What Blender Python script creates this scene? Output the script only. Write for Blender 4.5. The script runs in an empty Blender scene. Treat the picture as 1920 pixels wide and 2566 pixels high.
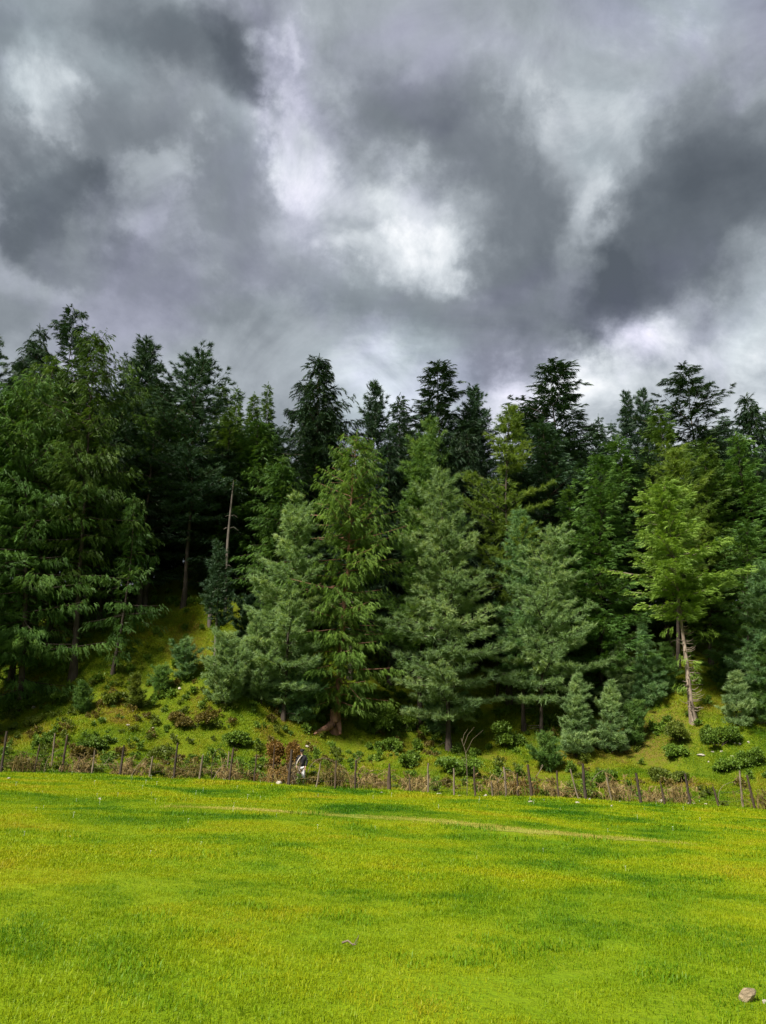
import bpy, math, random
import numpy as np
from mathutils import Vector, Quaternion

# ------------------------------------------------------------------ camera, sky, sun, exposure
scene = bpy.context.scene
COL = scene.collection
R_ = math.radians
F = 1976.0                      # focal length in pixels of the 1920 x 2566 photograph
PITCH = R_(17.0)
EYE = 1.6
cam_data = bpy.data.cameras.new('camera')
cam_data.sensor_fit = 'VERTICAL'
cam_data.sensor_height = 24.0
cam_data.lens = 24.0 * F / 2566.0
cam_data.clip_end = 3000.0
cam = bpy.data.objects.new('camera', cam_data)
COL.objects.link(cam)
cam.location = (0, 0, EYE)
cam.rotation_euler = (math.pi / 2 + PITCH, 0, 0)
scene.camera = cam
scene.render.resolution_x, scene.render.resolution_y = 766, 1024

SUN_EL, SUN_AZ = 47.0, 221.0    # azimuth clockwise from the view direction (+Y): behind the camera, to the left
sd = Vector((math.sin(R_(SUN_AZ)) * math.cos(R_(SUN_EL)), math.cos(R_(SUN_AZ)) * math.cos(R_(SUN_EL)), math.sin(R_(SUN_EL))))
sun_l = bpy.data.lights.new('sun', 'SUN')
sun_l.energy = 5.0
sun_l.angle = R_(9)
sun_l.color = (1.0, 0.95, 0.86)
sun = bpy.data.objects.new('sun', sun_l)
sun.rotation_euler = (-sd).to_track_quat('-Z', 'Y').to_euler()
COL.objects.link(sun)

scene.view_settings.view_transform = 'Standard'
scene.view_settings.look = 'None'
scene.view_settings.exposure = 0.87
scene.view_settings.gamma = 1.0
scene.view_settings.use_curve_mapping = False
scene.cycles.max_bounces = 6
scene.cycles.diffuse_bounces = 3
scene.cycles.glossy_bounces = 1
scene.cycles.transmission_bounces = 3
scene.cycles.transparent_max_bounces = 4
scene.cycles.use_denoising = True

CP, SP = math.cos(PITCH), math.sin(PITCH)
def ray(px, py):
    """direction of a pixel of the photograph, scaled so that y = 1"""
    cx, cy = (px - 960.0) / F, (1283.0 - py) / F
    y = CP - SP * cy
    return cx / y, (SP + CP * cy) / y
VS = 1920.0 / 1655.0
def vray(vx, vy):
    return ray(vx * VS, vy * VS)

world = bpy.data.worlds.new('World')
scene.world = world
world.use_nodes = True
nt = world.node_tree
nt.nodes.clear()
class NG:
    def __init__(s, nt): s.nt = nt
    def n(s, t, **kw):
        o = s.nt.nodes.new(t)
        for k, v in kw.items(): setattr(o, k, v)
        return o
    def l(s, a, b): s.nt.links.new(a, b)
    def put(s, sock, v):
        if hasattr(v, 'is_linked') or hasattr(v, 'links'): s.l(v, sock)
        else: sock.default_value = v
    def m(s, op, a, b=0.0, c=0.0, clamp=False):
        o = s.n('ShaderNodeMath', operation=op, use_clamp=clamp)
        s.put(o.inputs[0], a); s.put(o.inputs[1], b); s.put(o.inputs[2], c)
        return o.outputs[0]
    def mix(s, f, a, b, mode='MIX'):
        o = s.n('ShaderNodeMix', data_type='RGBA', blend_type=mode)
        s.put(o.inputs[0], f)
        for k, v in ((6, a), (7, b)):
            if isinstance(v, tuple): v = v + (1.0,) if len(v) == 3 else v
            s.put(o.inputs[k], v)
        return o.outputs[2]
    def noise(s, vec, scale, detail=3, rough=0.5, dist=0.0, dim='3D'):
        o = s.n('ShaderNodeTexNoise', noise_dimensions=dim)
        if vec is not None: s.l(vec, o.inputs['Vector'])
        o.inputs['Scale'].default_value = scale; o.inputs['Detail'].default_value = detail
        o.inputs['Roughness'].default_value = rough; o.inputs['Distortion'].default_value = dist
        return o
    def ramp(s, f, stops, interp='LINEAR'):
        o = s.n('ShaderNodeValToRGB')
        o.color_ramp.interpolation = interp
        while len(o.color_ramp.elements) < len(stops): o.color_ramp.elements.new(0.5)
        for e, (p, c) in zip(o.color_ramp.elements, stops):
            e.position = p; e.color = tuple(c) + (1.0,)
        s.l(f, o.inputs[0])
        return o.outputs[0]
    def mr(s, v, a, b, c=0.0, d=1.0, smooth=True):
        o = s.n('ShaderNodeMapRange', interpolation_type='SMOOTHSTEP' if smooth else 'LINEAR')
        s.put(o.inputs[0], v)
        for i, q in zip((1, 2, 3, 4), (a, b, c, d)): o.inputs[i].default_value = q
        return o.outputs[0]

g = NG(nt)
tc = g.n('ShaderNodeTexCoord')
DIR = tc.outputs['Generated']
sep = g.n('ShaderNodeSeparateXYZ'); g.l(DIR, sep.inputs[0])
dx, dy, dz = sep.outputs
# cloud layer seen in perspective: coordinates on a flat cloud base overhead
zz = g.m('ADD', g.m('MAXIMUM', dz, 0.0), 0.32)
cmb = g.n('ShaderNodeCombineXYZ')
g.l(g.m('DIVIDE', dx, zz), cmb.inputs[0]); g.l(g.m('DIVIDE', dy, zz), cmb.inputs[1])
PL = cmb.outputs[0]
warp = g.noise(PL, 2.2, 4, 0.55)
n1 = g.noise(PL, 2.3, 8, 0.58, 0.6)
n2 = g.noise(DIR, 7.0, 8, 0.62, 0.5)
sepw = g.n('ShaderNodeSeparateColor'); g.l(warp.outputs['Color'], sepw.inputs[0])
yy = g.m('MAXIMUM', dy, 0.05)
warp2 = g.noise(DIR, 9.0, 6, 0.6)
sepw2 = g.n('ShaderNodeSeparateColor'); g.l(warp2.outputs['Color'], sepw2.inputs[0])
U = g.m('ADD', g.m('DIVIDE', dx, yy), g.m('ADD', g.m('MULTIPLY', g.m('SUBTRACT', sepw.outputs[0], 0.5), 0.30), g.m('MULTIPLY', g.m('SUBTRACT', sepw2.outputs[0], 0.5), 0.26)))
V = g.m('ADD', g.m('DIVIDE', dz, yy), g.m('ADD', g.m('MULTIPLY', g.m('SUBTRACT', sepw.outputs[1], 0.5), 0.30), g.m('MULTIPLY', g.m('SUBTRACT', sepw2.outputs[1], 0.5), 0.26)))
front = g.mr(dy, 0.1, 0.4)
# single cloud masses: centre x, y, half axes (pixels of the 1655 px wide view), tilt, amount
LOBES = [(1430, 480, 270, 130, 62, -0.36), (1600, 100, 120, 110, 0, 0.10), (1060, 440, 85, 270, 0, -0.20), (860, 250, 120, 130, 0, -0.24),
         (420, 110, 190, 80, -20, -0.26), (230, 330, 110, 150, 30, -0.14), (110, 430, 190, 60, -50, -0.28), (690, 640, 260, 80, 0, -0.07),
         (480, 450, 70, 170, 0, -0.16), (560, 110, 60, 90, 0, -0.20), (30, 60, 80, 110, 0, -0.05), (500, 700, 520, 90, 0, -0.02),
         (1300, 600, 120, 90, 0, -0.10),
         (680, 290, 105, 150, 8, 0.21), (935, 460, 95, 130, 15, 0.22), (850, 560, 150, 55, 15, 0.17), (780, 420, 190, 150, 0, 0.10), (640, 130, 60, 110, 0, 0.10), (1390, 800, 260, 75, 8, 0.16),
         (1620, 640, 90, 130, 0, 0.16), (70, 200, 60, 120, 10, 0.18), (300, 350, 70, 55, 0, 0.26), (230, 460, 80, 60, 0, 0.18),
         (620, 130, 40, 80, 0, 0.22), (1290, 120, 160, 130, 0, 0.07), (1190, 330, 60, 200, 10, 0.08), (1230, 530, 50, 160, 0, 0.08), (300, 560, 300, 60, 0, 0.06), (500, 900, 900, 160, 0, 0.09), (1380, 880, 480, 150, 0, 0.14), (1300, 250, 110, 200, 20, 0.08), (1180, 700, 90, 60, 0, -0.08)]
tot = g.m('ADD', g.m('MULTIPLY', g.m('SUBTRACT', n1.outputs[0], 0.5), 0.85), g.m('MULTIPLY', g.m('SUBTRACT', n2.outputs[0], 0.5), 0.50))
acc = 0.0
for (vx, vy, a, b, tilt, amt) in LOBES:
    u0, v0 = vray(vx, vy)
    u1, v1 = vray(vx + 10, vy); u2, v2 = vray(vx, vy - 10)
    k = 0.5 * (abs(u1 - u0) + abs(v2 - v0)) / 10.0
    ct, st = math.cos(R_(tilt)), math.sin(R_(tilt))
    du, dv = g.m('SUBTRACT', U, u0), g.m('SUBTRACT', V, v0)
    p = g.m('MULTIPLY', g.m('ADD', g.m('MULTIPLY', du, ct), g.m('MULTIPLY', dv, st)), 1.0 / (a * k))
    q = g.m('MULTIPLY', g.m('SUBTRACT', g.m('MULTIPLY', dv, ct), g.m('MULTIPLY', du, st)), 1.0 / (b * k))
    r2 = g.m('ADD', g.m('MULTIPLY', p, p), g.m('MULTIPLY', q, q))
    e = g.m('POWER', 2.718, g.m('MULTIPLY', g.m('POWER', r2, 2.0), -0.5))
    acc = g.m('MULTIPLY_ADD', e, amt, acc)
tot = g.m('ADD', tot, g.m('MULTIPLY', acc, g.m('MULTIPLY', front, g.m('MULTIPLY_ADD', n2.outputs[0], 1.6, 0.40))))
n3 = g.noise(DIR, 17.0, 6, 0.6, 0.3)
tot = g.m('ADD', tot, g.m('MULTIPLY', g.m('SUBTRACT', n3.outputs[0], 0.5), 0.16))
tval = g.m('ADD', tot, 0.53, clamp=True)
cloud = g.ramp(tval, [(0.0, (0.078, 0.090, 0.102)), (0.2, (0.125, 0.142, 0.158)), (0.45, (0.225, 0.25, 0.272)), (0.66, (0.37, 0.405, 0.435)), (0.85, (0.62, 0.66, 0.69)), (1.0, (0.86, 0.88, 0.90))])
pt = g.noise(DIR, 4.5, 4, 0.55, 0.4)
pm = g.mr(pt.outputs[0], 0.46, 0.66)
cloud = g.mix(g.m('MULTIPLY', pm, 0.45), cloud, (1.06, 0.93, 1.22), 'MULTIPLY')
pt2 = g.noise(DIR, 3.6, 3, 0.5, 0.2)
cloud = g.mix(g.m('MULTIPLY', g.mr(pt2.outputs[0], 0.5, 0.7), 0.5), cloud, (0.93, 1.03, 1.02), 'MULTIPLY')
sky = g.n('ShaderNodeTexSky', sky_type='NISHITA', sun_disc=False)
sky.sun_elevation = R_(SUN_EL); sky.sun_rotation = R_(SUN_AZ)
sky.dust_density = 2.0
# an overcast layer: the blue sky only just tints the thin places
col = g.mix(0.05, g.mix(1.0, cloud, (6.5, 6.5, 6.5), 'MULTIPLY'), sky.outputs[0])
bg = g.n('ShaderNodeBackground'); g.l(col, bg.inputs[0]); bg.inputs[1].default_value = 0.10
wo = g.n('ShaderNodeOutputWorld'); g.l(bg.outputs[0], wo.inputs[0])

# ------------------------------------------------------------------ terrain
_d = np.arange(-5, 160, 0.25)
_sl = np.interp(_d, [-5, 0, 5, 11, 16, 30, 36, 50, 80, 110, 160], [0, 0, 0.15, 0.20, 0.60, 0.62, 0.36, 0.24, 0.10, 0.0, 0.0])
_hill = np.cumsum(_sl) * 0.25
def H(x, y):
    x = np.asarray(x, float); y = np.asarray(y, float)
    z = -3.0 * np.tanh(x / 60.0) * np.clip((y + 25) / 50.0, 0.35, 1.0) - 0.0035 * np.clip(y, -20, 60)
    z = z + 0.05 * np.sin(x * 0.31 + 1.0) * np.sin(y * 0.27 + 0.4) + 0.03 * np.sin(x * 0.83 + y * 0.51) * np.clip(y / 12.0, 0.2, 1)
    z = z + 0.05 * np.exp(-((y - 38.6 - 0.5 * np.sin(x * 0.3)) / 0.9) ** 2)          # low bank in front of the fence
    y0 = 42.5 + 1.2 * np.sin(x * 0.16 + 0.6) + 0.7 * np.sin(x * 0.37 + 2.0) - 1.5 * np.tanh((x - 17.0) / 6.0)
    hz = np.interp(y - y0, _d, _hill)
    amp = np.clip((y - 43) / 12.0, 0, 1)
    sm = np.clip((y - 48.5) / 18.0, 0, 1); sm = sm * sm * (3 - 2 * sm)
    z = z + 5.0 * np.exp(-((x + 17.0) / 9.5) ** 2) * sm                              # steeper flank of the gully at left
    z = z + hz + amp * (0.28 * np.sin(x * 0.55 + y * 0.23) + 0.20 * np.sin(x * 0.27 - y * 0.6 + 1.3) + 0.10 * np.sin(x * 1.3 + y * 0.9))
    return z
Z0 = float(H(0, 0))
cam.location.z = EYE + Z0

def at_Y(px, py, Y):
    u, v = ray(px, py)
    return Vector((u * Y, Y, EYE + Z0 + v * Y))
def ground_at(px, Y):
    """the ground under the pixel column px at distance Y (the column's own slant is small)"""
    u, v = ray(px, 1900.0)
    x = u * Y
    return Vector((x, Y, float(H(x, Y))))
def hit(px, py, y0=5.0, y1=130.0):
    u, v = ray(px, py)
    Y = np.arange(y0, y1, 0.05)
    below = (EYE + Z0 + v * Y) <= H(u * Y, Y)
    i = int(np.argmax(below)) if below.any() else len(Y) - 1
    return Vector((u * Y[i], Y[i], float(H(u * Y[i], Y[i]))))

# ------------------------------------------------------------------ helpers
def build(name, V, T, mat, parent=None, smooth=False, attrs=None, loc=None, quads=False):
    V = np.asarray(V, np.float32); T = np.asarray(T, np.int32)
    me = bpy.data.meshes.new(name)
    n, k = len(T), T.shape[1]
    me.vertices.add(len(V)); me.vertices.foreach_set('co', V.ravel())
    me.loops.add(n * k); me.loops.foreach_set('vertex_index', T.ravel())
    me.polygons.add(n)
    me.polygons.foreach_set('loop_start', np.arange(0, n * k, k, dtype=np.int32))
    me.polygons.foreach_set('loop_total', np.full(n, k, np.int32))
    if smooth: me.polygons.foreach_set('use_smooth', np.ones(n, bool))
    if attrs:
        for an, av in attrs.items():
            a = me.attributes.new(an, 'FLOAT', 'POINT'); a.data.foreach_set('value', np.asarray(av, np.float32))
    me.update(calc_edges=True)
    if mat is not None: me.materials.append(mat)
    o = bpy.data.objects.new(name, me)
    COL.objects.link(o)
    if parent is not None: o.parent = parent
    if loc is not None: o.location = loc
    return o
def empty(name, loc, label=None, cat=None, group=None, rz=0.0):
    o = bpy.data.objects.new(name, None); COL.objects.link(o)
    o.empty_display_size = 0.3
    o.location = loc; o.rotation_euler = (0, 0, rz)
    tag(o, label, cat, group)
    return o
def tag(o, label=None, cat=None, group=None, kind=None):
    if label: o['label'] = label
    if cat: o['category'] = cat
    if group: o['group'] = group
    if kind: o['kind'] = kind
    return o
class MB:
    """collects geometry of one mesh"""
    def __init__(s): s.V = []; s.T = []; s.A = []; s.n = 0
    def add(s, V, T, a=0.0):
        V = np.asarray(V, float); T = np.asarray(T, int)
        if T.shape[1] == 4: T = np.concatenate([T[:, [0, 1, 2]], T[:, [0, 2, 3]]])
        s.V.append(V); s.T.append(T + s.n); s.n += len(V)
        s.A.append(np.broadcast_to(np.asarray(a, float), (len(V),)))
    def tube(s, P, rad, sides=6, a=0.0, cap=True, rng=None, jit=0.0):
        P = np.asarray(P, float); m = len(P); rad = np.broadcast_to(np.asarray(rad, float), (m,))
        d = np.gradient(P, axis=0); d /= np.linalg.norm(d, axis=1)[:, None] + 1e-9
        ref = np.array([0.0, 0.0, 1.0]) if abs(d[0][2]) < 0.9 else np.array([1.0, 0.0, 0.0])
        u = np.cross(d, ref); u /= np.linalg.norm(u, axis=1)[:, None] + 1e-9
        w = np.cross(d, u)
        th = np.linspace(0, 2 * np.pi, sides, endpoint=False)
        rr = rad[:, None] * np.ones(sides)[None, :]
        if rng is not None: rr = rr * (1 + jit * rng.standard_normal((m, sides)))
        V = P[:, None, :] + rr[..., None] * (np.cos(th)[None, :, None] * u[:, None, :] + np.sin(th)[None, :, None] * w[:, None, :])
        V = V.reshape(-1, 3)
        i, j = np.meshgrid(np.arange(m - 1), np.arange(sides), indexing='ij')
        a0 = (i * sides + j).ravel(); a1 = (i * sides + (j + 1) % sides).ravel()
        Q = np.stack([a0, a1, a1 + sides, a0 + sides], 1)
        s.add(V, Q, a)
        if cap:
            base = s.n - len(V)
            for off in (0, (m - 1) * sides):
                c = V[off:off + sides].mean(0)
                idx = np.arange(sides)
                VV = np.concatenate([V[off:off + sides], c[None]])
                s.add(VV, np.stack([idx, (idx + 1) % sides, np.full(sides, sides)], 1), a)
    def out(s): return np.concatenate(s.V), np.concatenate(s.T), np.concatenate(s.A)
    def build(s, name, mat, parent=None, smooth=False, loc=None):
        V, T, A = s.out()
        return build(name, V, T, mat, parent, smooth, {'rnd': A}, loc)

def material(name):
    m = bpy.data.materials.new(name); m.use_nodes = True
    m.node_tree.nodes.clear()
    return m, NG(m.node_tree)
def finish(g, shader):
    o = g.n('ShaderNodeOutputMaterial'); g.l(shader, o.inputs[0])
def leafy(name, dark, mid, light, trans=0.3, nscale=0.5, sat_rand=0.12):
    """foliage: colour varies from spray to spray (attribute rnd) and slowly through the plant"""
    m, g = material(name)
    at = g.n('ShaderNodeAttribute', attribute_name='rnd')
    geo = g.n('ShaderNodeNewGeometry')
    nz = g.noise(geo.outputs['Position'], nscale, 3, 0.55)
    f = g.m('ADD', g.m('MULTIPLY', at.outputs['Fac'], 0.62), g.m('MULTIPLY', g.m('SUBTRACT', nz.outputs[0], 0.34), 0.9), clamp=True)
    c = g.ramp(f, [(0.0, dark), (0.5, mid), (1.0, light)])
    oi = g.n('ShaderNodeObjectInfo')
    hs = g.n('ShaderNodeHueSaturation')
    g.l(c, hs.inputs['Color'])
    g.l(g.m('MULTIPLY_ADD', oi.outputs['Random'], 2 * sat_rand, 1.0 - sat_rand), hs.inputs['Value'])
    c = hs.outputs[0]
    d = g.n('ShaderNodeBsdfPrincipled'); g.l(c, d.inputs['Base Color'])
    d.inputs['Roughness'].default_value = 0.55
    d.inputs['Specular IOR Level'].default_value = 0.25
    t = g.n('ShaderNodeBsdfTranslucent'); g.l(g.mix(1.0, c, (1.15, 1.1, 0.5), 'MULTIPLY'), t.inputs[0])
    ms = g.n('ShaderNodeMixShader'); ms.inputs[0].default_value = trans
    g.l(d.outputs[0], ms.inputs[1]); g.l(t.outputs[0], ms.inputs[2])
    finish(g, ms.outputs[0])
    return m
def barky(name, a, b, scale=6.0, rough=0.9, stretch=0.25):
    m, g = material(name)
    tc = g.n('ShaderNodeTexCoord')
    mp = g.n('ShaderNodeMapping'); mp.inputs['Scale'].default_value = (1, 1, stretch)
    g.l(tc.outputs['Object'], mp.inputs[0])
    nz = g.noise(mp.outputs[0], scale, 6, 0.65, 0.3)
    nz2 = g.noise(tc.outputs['Object'], 1.1, 3, 0.5)
    f = g.m('ADD', g.m('MULTIPLY', nz.outputs[0], 0.75), g.m('MULTIPLY', nz2.outputs[0], 0.4), clamp=True)
    c = g.ramp(f, [(0.36, a), (0.72, b)])
    d = g.n('ShaderNodeBsdfPrincipled'); g.l(c, d.inputs['Base Color'])
    d.inputs['Roughness'].default_value = rough; d.inputs['Specular IOR Level'].default_value = 0.2
    bp = g.n('ShaderNodeBump'); bp.inputs['Strength'].default_value = 0.8; bp.inputs['Distance'].default_value = 0.05
    g.l(nz.outputs[0], bp.inputs['Height']); g.l(bp.outputs[0], d.inputs['Normal'])
    finish(g, d.outputs[0])
    return m
def plain(name, a, b=None, scale=8.0, rough=0.8):
    m, g = material(name)
    tc = g.n('ShaderNodeTexCoord')
    nz = g.noise(tc.outputs['Object'], scale, 4, 0.6)
    c = g.ramp(nz.outputs[0], [(0.3, a), (0.7, b or a)])
    d = g.n('ShaderNodeBsdfPrincipled'); g.l(c, d.inputs['Base Color']); d.inputs['Roughness'].default_value = rough
    d.inputs['Specular IOR Level'].default_value = 0.25
    finish(g, d.outputs[0])
    return m

M = {}
M['spruce_dark'] = leafy('needles_dark_spruce', (0.012, 0.030, 0.014), (0.024, 0.054, 0.022), (0.052, 0.092, 0.028), 0.15)
M['spruce_mid'] = leafy('needles_green_spruce', (0.036, 0.090, 0.018), (0.078, 0.162, 0.029), (0.166, 0.263, 0.047), 0.22)
M['spruce_lime'] = leafy('needles_lime_spruce', (0.093, 0.169, 0.024), (0.172, 0.277, 0.041), (0.301, 0.419, 0.074), 0.28)
M['spruce_olive'] = leafy('needles_fresh_spruce', (0.055, 0.115, 0.018), (0.110, 0.195, 0.030), (0.215, 0.315, 0.055), 0.28)
M['spruce_gold'] = leafy('needles_olive_spruce', (0.034, 0.075, 0.012), (0.075, 0.140, 0.018), (0.145, 0.210, 0.028), 0.22)
M['pine_blue'] = leafy('needles_blue_pine', (0.071, 0.155, 0.060), (0.147, 0.265, 0.101), (0.293, 0.402, 0.149), 0.42)
M['pine_green'] = leafy('needles_green_pine', (0.057, 0.132, 0.031), (0.121, 0.222, 0.050), (0.242, 0.342, 0.072), 0.42)
M['pine_pale'] = leafy('needles_pale_pine', (0.106, 0.185, 0.074), (0.224, 0.336, 0.132), (0.420, 0.515, 0.207), 0.42)
M['pine_gold'] = leafy('needles_golden_pine', (0.076, 0.138, 0.022), (0.153, 0.234, 0.034), (0.273, 0.342, 0.058), 0.42)
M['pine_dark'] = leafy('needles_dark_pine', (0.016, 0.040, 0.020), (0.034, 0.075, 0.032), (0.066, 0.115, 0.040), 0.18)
M['leaf'] = leafy('leaves_green', (0.055, 0.109, 0.011), (0.116, 0.196, 0.021), (0.213, 0.287, 0.034), 0.28, 1.2)
M['leaf_lime'] = leafy('leaves_lime', (0.06, 0.09, 0.010), (0.11, 0.15, 0.016), (0.19, 0.22, 0.03), 0.3, 1.2)
M['leaf_brown'] = leafy('leaves_brown', (0.07, 0.060, 0.014), (0.14, 0.11, 0.022), (0.20, 0.18, 0.04), 0.25, 1.2)
M['leaf_rust'] = leafy('leaves_rust', (0.10, 0.055, 0.014), (0.20, 0.115, 0.026), (0.30, 0.20, 0.05), 0.22, 1.2)
M['straw'] = leafy('dry_stalks', (0.13, 0.085, 0.030), (0.27, 0.19, 0.070), (0.46, 0.36, 0.15), 0.15, 1.5)
M['bark'] = barky('bark_brown', (0.025, 0.019, 0.015), (0.085, 0.066, 0.052))
M['bark_grey'] = barky('bark_grey', (0.040, 0.034, 0.028), (0.15, 0.125, 0.105), 5.0)
M['bark_snag'] = barky('bark_pale', (0.045, 0.032, 0.022), (0.33, 0.26, 0.20), 4.5)
M['bark_red'] = barky('bark_reddish', (0.09, 0.045, 0.03), (0.36, 0.19, 0.125), 5.0)
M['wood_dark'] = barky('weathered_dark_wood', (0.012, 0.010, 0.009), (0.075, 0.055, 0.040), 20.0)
M['wood_brown'] = barky('weathered_brown_wood', (0.018, 0.012, 0.009), (0.10, 0.070, 0.045), 20.0)
M['wood_pale'] = barky('weathered_pale_wood', (0.060, 0.045, 0.030), (0.24, 0.19, 0.13), 20.0)
M['stone'] = barky('pale_stone', (0.20, 0.17, 0.13), (0.50, 0.45, 0.38), 9.0, 0.95, 1.3)
M['stone_grey'] = plain('grey_stone', (0.14, 0.13, 0.11), (0.34, 0.31, 0.27), 9.0, 0.9)
M['stone_sand'] = barky('sandy_stone', (0.10, 0.075, 0.045), (0.40, 0.31, 0.20), 14.0, 0.95, 1.6)

# ------------------------------------------------------------------ the ground
def axis(lo, hi, fine_lo, fine_hi, step):
    mid = np.arange(fine_lo, fine_hi + 1e-6, step)
    def run(a, b):
        out = []; s = step; p = a
        while abs(b - p) > s:
            s *= 1.18; p = p + math.copysign(s, b - a); out.append(p)
        return out
    return np.array(run(fine_lo, lo)[::-1] + list(mid) + run(fine_hi, hi))
PATH_PX = [(440, 2022), (620, 2029), (800, 2040), (1000, 2051), (1150, 2064), (1300, 2082), (1500, 2099), (1700, 2112)]
PATH = [hit(px, py, 8, 45) for px, py in PATH_PX]
def ground_material():
    m, g = material('ground_soil_and_moss')
    geo = g.n('ShaderNodeNewGeometry'); P = geo.outputs['Position']
    n1 = g.noise(P, 0.35, 5, 0.6); n2 = g.noise(P, 2.5, 6, 0.65); n3 = g.noise(P, 14.0, 4, 0.6)
    green = g.ramp(n1.outputs[0], [(0.25, (0.065, 0.120, 0.004)), (0.5, (0.120, 0.160, 0.005)), (0.75, (0.160, 0.160, 0.008))])
    green = g.mix(g.m('MULTIPLY', n3.outputs[0], 0.7), green, (0.06, 0.08, 0.006))
    litter = g.ramp(n2.outputs[0], [(0.3, (0.055, 0.040, 0.012)), (0.55, (0.12, 0.085, 0.020)), (0.75, (0.10, 0.115, 0.014))])
    at = g.n('ShaderNodeAttribute', attribute_name='litter')
    f = g.mr(g.m('ADD', at.outputs['Fac'], g.m('MULTIPLY', g.m('SUBTRACT', n2.outputs[0], 0.5), 1.1)), 0.35, 0.75)
    c = g.mix(f, green, litter)
    sp = g.n('ShaderNodeSeparateXYZ'); g.l(P, sp.inputs[0])
    turf = g.ramp(n1.outputs[0], [(0.3, (0.085, 0.170, 0.003)), (0.7, (0.190, 0.230, 0.004))])
    c = g.mix(g.mr(g.m('ADD', sp.outputs[1], g.m('MULTIPLY', n2.outputs[0], 2.0)), 41.0, 44.0), turf, c)
    d = g.n('ShaderNodeBsdfPrincipled'); g.l(c, d.inputs['Base Color']); d.inputs['Roughness'].default_value = 0.95
    d.inputs['Specular IOR Level'].default_value = 0.1
    bp = g.n('ShaderNodeBump'); bp.inputs['Strength'].default_value = 0.7; bp.inputs['Distance'].default_value = 0.06
    g.l(n3.outputs[0], bp.inputs['Height']); g.l(bp.outputs[0], d.inputs['Normal'])
    finish(g, d.outputs[0])
    return m
gx = axis(-900, 900, -42, 42, 0.5); gy = axis(-600, 1100, 0, 92, 0.5)
X, Y = np.meshgrid(gx, gy)
Zg = H(X, Y)
nx, ny = len(gx), len(gy)
i, j = np.meshgrid(np.arange(ny - 1), np.arange(nx - 1), indexing='ij')
a0 = (i * nx + j).ravel()
Q = np.stack([a0, a0 + 1, a0 + nx + 1, a0 + nx], 1)
def litter_f(x, y):
    f = np.clip((y - 54) / 12.0, 0, 0.38)
    for (cx, cy, r, a) in ((4, 52, 5, 0.4), (10.5, 52, 5, 0.4), (-7, 52, 3, 0.25), (19, 57, 4, 0.35)):
        f = f + a * np.exp(-((x - cx) ** 2 + (y - cy) ** 2) / (r * r))
    return np.clip(f, 0, 1)
ground = build('ground', np.stack([X.ravel(), Y.ravel(), Zg.ravel()], 1), Q, ground_material(), smooth=True, attrs={'litter': litter_f(X, Y).ravel()})
tag(ground, 'green meadow rising into a wooded hillside behind the fence', kind='structure')

# the worn strip across the meadow
rng = np.random.default_rng(5)
pts = np.array([[p.x, p.y] for p in PATH])
tt = np.linspace(0, len(pts) - 1, 90)
cx = np.interp(tt, np.arange(len(pts)), pts[:, 0]); cy = np.interp(tt, np.arange(len(pts)), pts[:, 1])
wd = 0.42 + 0.16 * np.sin(tt * 3.1) + 0.10 * rng.standard_normal(90)
wd *= np.clip(np.minimum(tt / 0.8, (tt[-1] - tt) / 0.8), 0.05, 1)
PV = []
for s in (-1, -0.33, 0.33, 1):
    yy_ = cy + s * wd
    PV.append(np.stack([cx, yy_, H(cx, yy_) + 0.012 - 0.004 * abs(s)], 1))
PV = np.stack(PV, 1).reshape(-1, 3)
i, j = np.meshgrid(np.arange(89), np.arange(3), indexing='ij'); a0 = (i * 4 + j).ravel()
path = build('path', PV, np.stack([a0, a0 + 4, a0 + 5, a0 + 1], 1), plain('worn_dry_turf', (0.14, 0.19, 0.01), (0.24, 0.24, 0.035), 5.0, 0.95), smooth=True)
tag(path, 'pale worn strip of dry turf crossing the meadow', kind='structure')

# ------------------------------------------------------------------ foliage templates
def tuft_pine(rng, n=15):
    V, T = [], []
    for k in range(n):
        ang = R_(rng.uniform(12, 68)); az = rng.uniform(0, 2 * math.pi)
        d = np.array([math.cos(ang), math.sin(ang) * math.cos(az), math.sin(ang) * math.sin(az)])
        o = np.array([rng.uniform(-0.15, 0.45), 0, 0]); L = rng.uniform(0.5, 0.85)
        w = np.cross(d, rng.standard_normal(3)); w /= np.linalg.norm(w); w *= rng.uniform(0.030, 0.058)
        b = len(V); V += [o - w, o + w, o + d * L]; T.append((b, b + 1, b + 2))
    return np.array(V), np.array(T)
def spray_spruce(rng, n=14, hang=0.35):
    V, T = [], []
    def axp(x): return np.array([x, 0, -hang * x * x])
    for k in range(n):
        x = (k + 0.6) / n * 0.85
        s = 1 if k % 2 else -1
        L = 0.50 * (1.1 - 0.5 * x) * rng.uniform(0.7, 1.25)
        d = np.array([0.75, s * rng.uniform(0.5, 1.0), -rng.uniform(0.0, 0.9)]); d /= np.linalg.norm(d)
        o = axp(x); w = np.array([0.048, 0, 0.014]) * rng.uniform(0.8, 1.3)
        b = len(V); V += [o - w, o + w, o + d * L]; T.append((b, b + 1, b + 2))
    b = len(V); V += [axp(0.0) + [0, .035, 0], axp(0.0) - [0, .035, 0], axp(1.1)]; T.append((b, b + 1, b + 2))
    b = len(V); V += [axp(0.55) + [0, 0, .05], axp(0.55) - [0, 0, .05], axp(1.15) + [0, 0, -0.06]]; T.append((b, b + 1, b + 2))
    return np.array(V), np.array(T)
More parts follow.
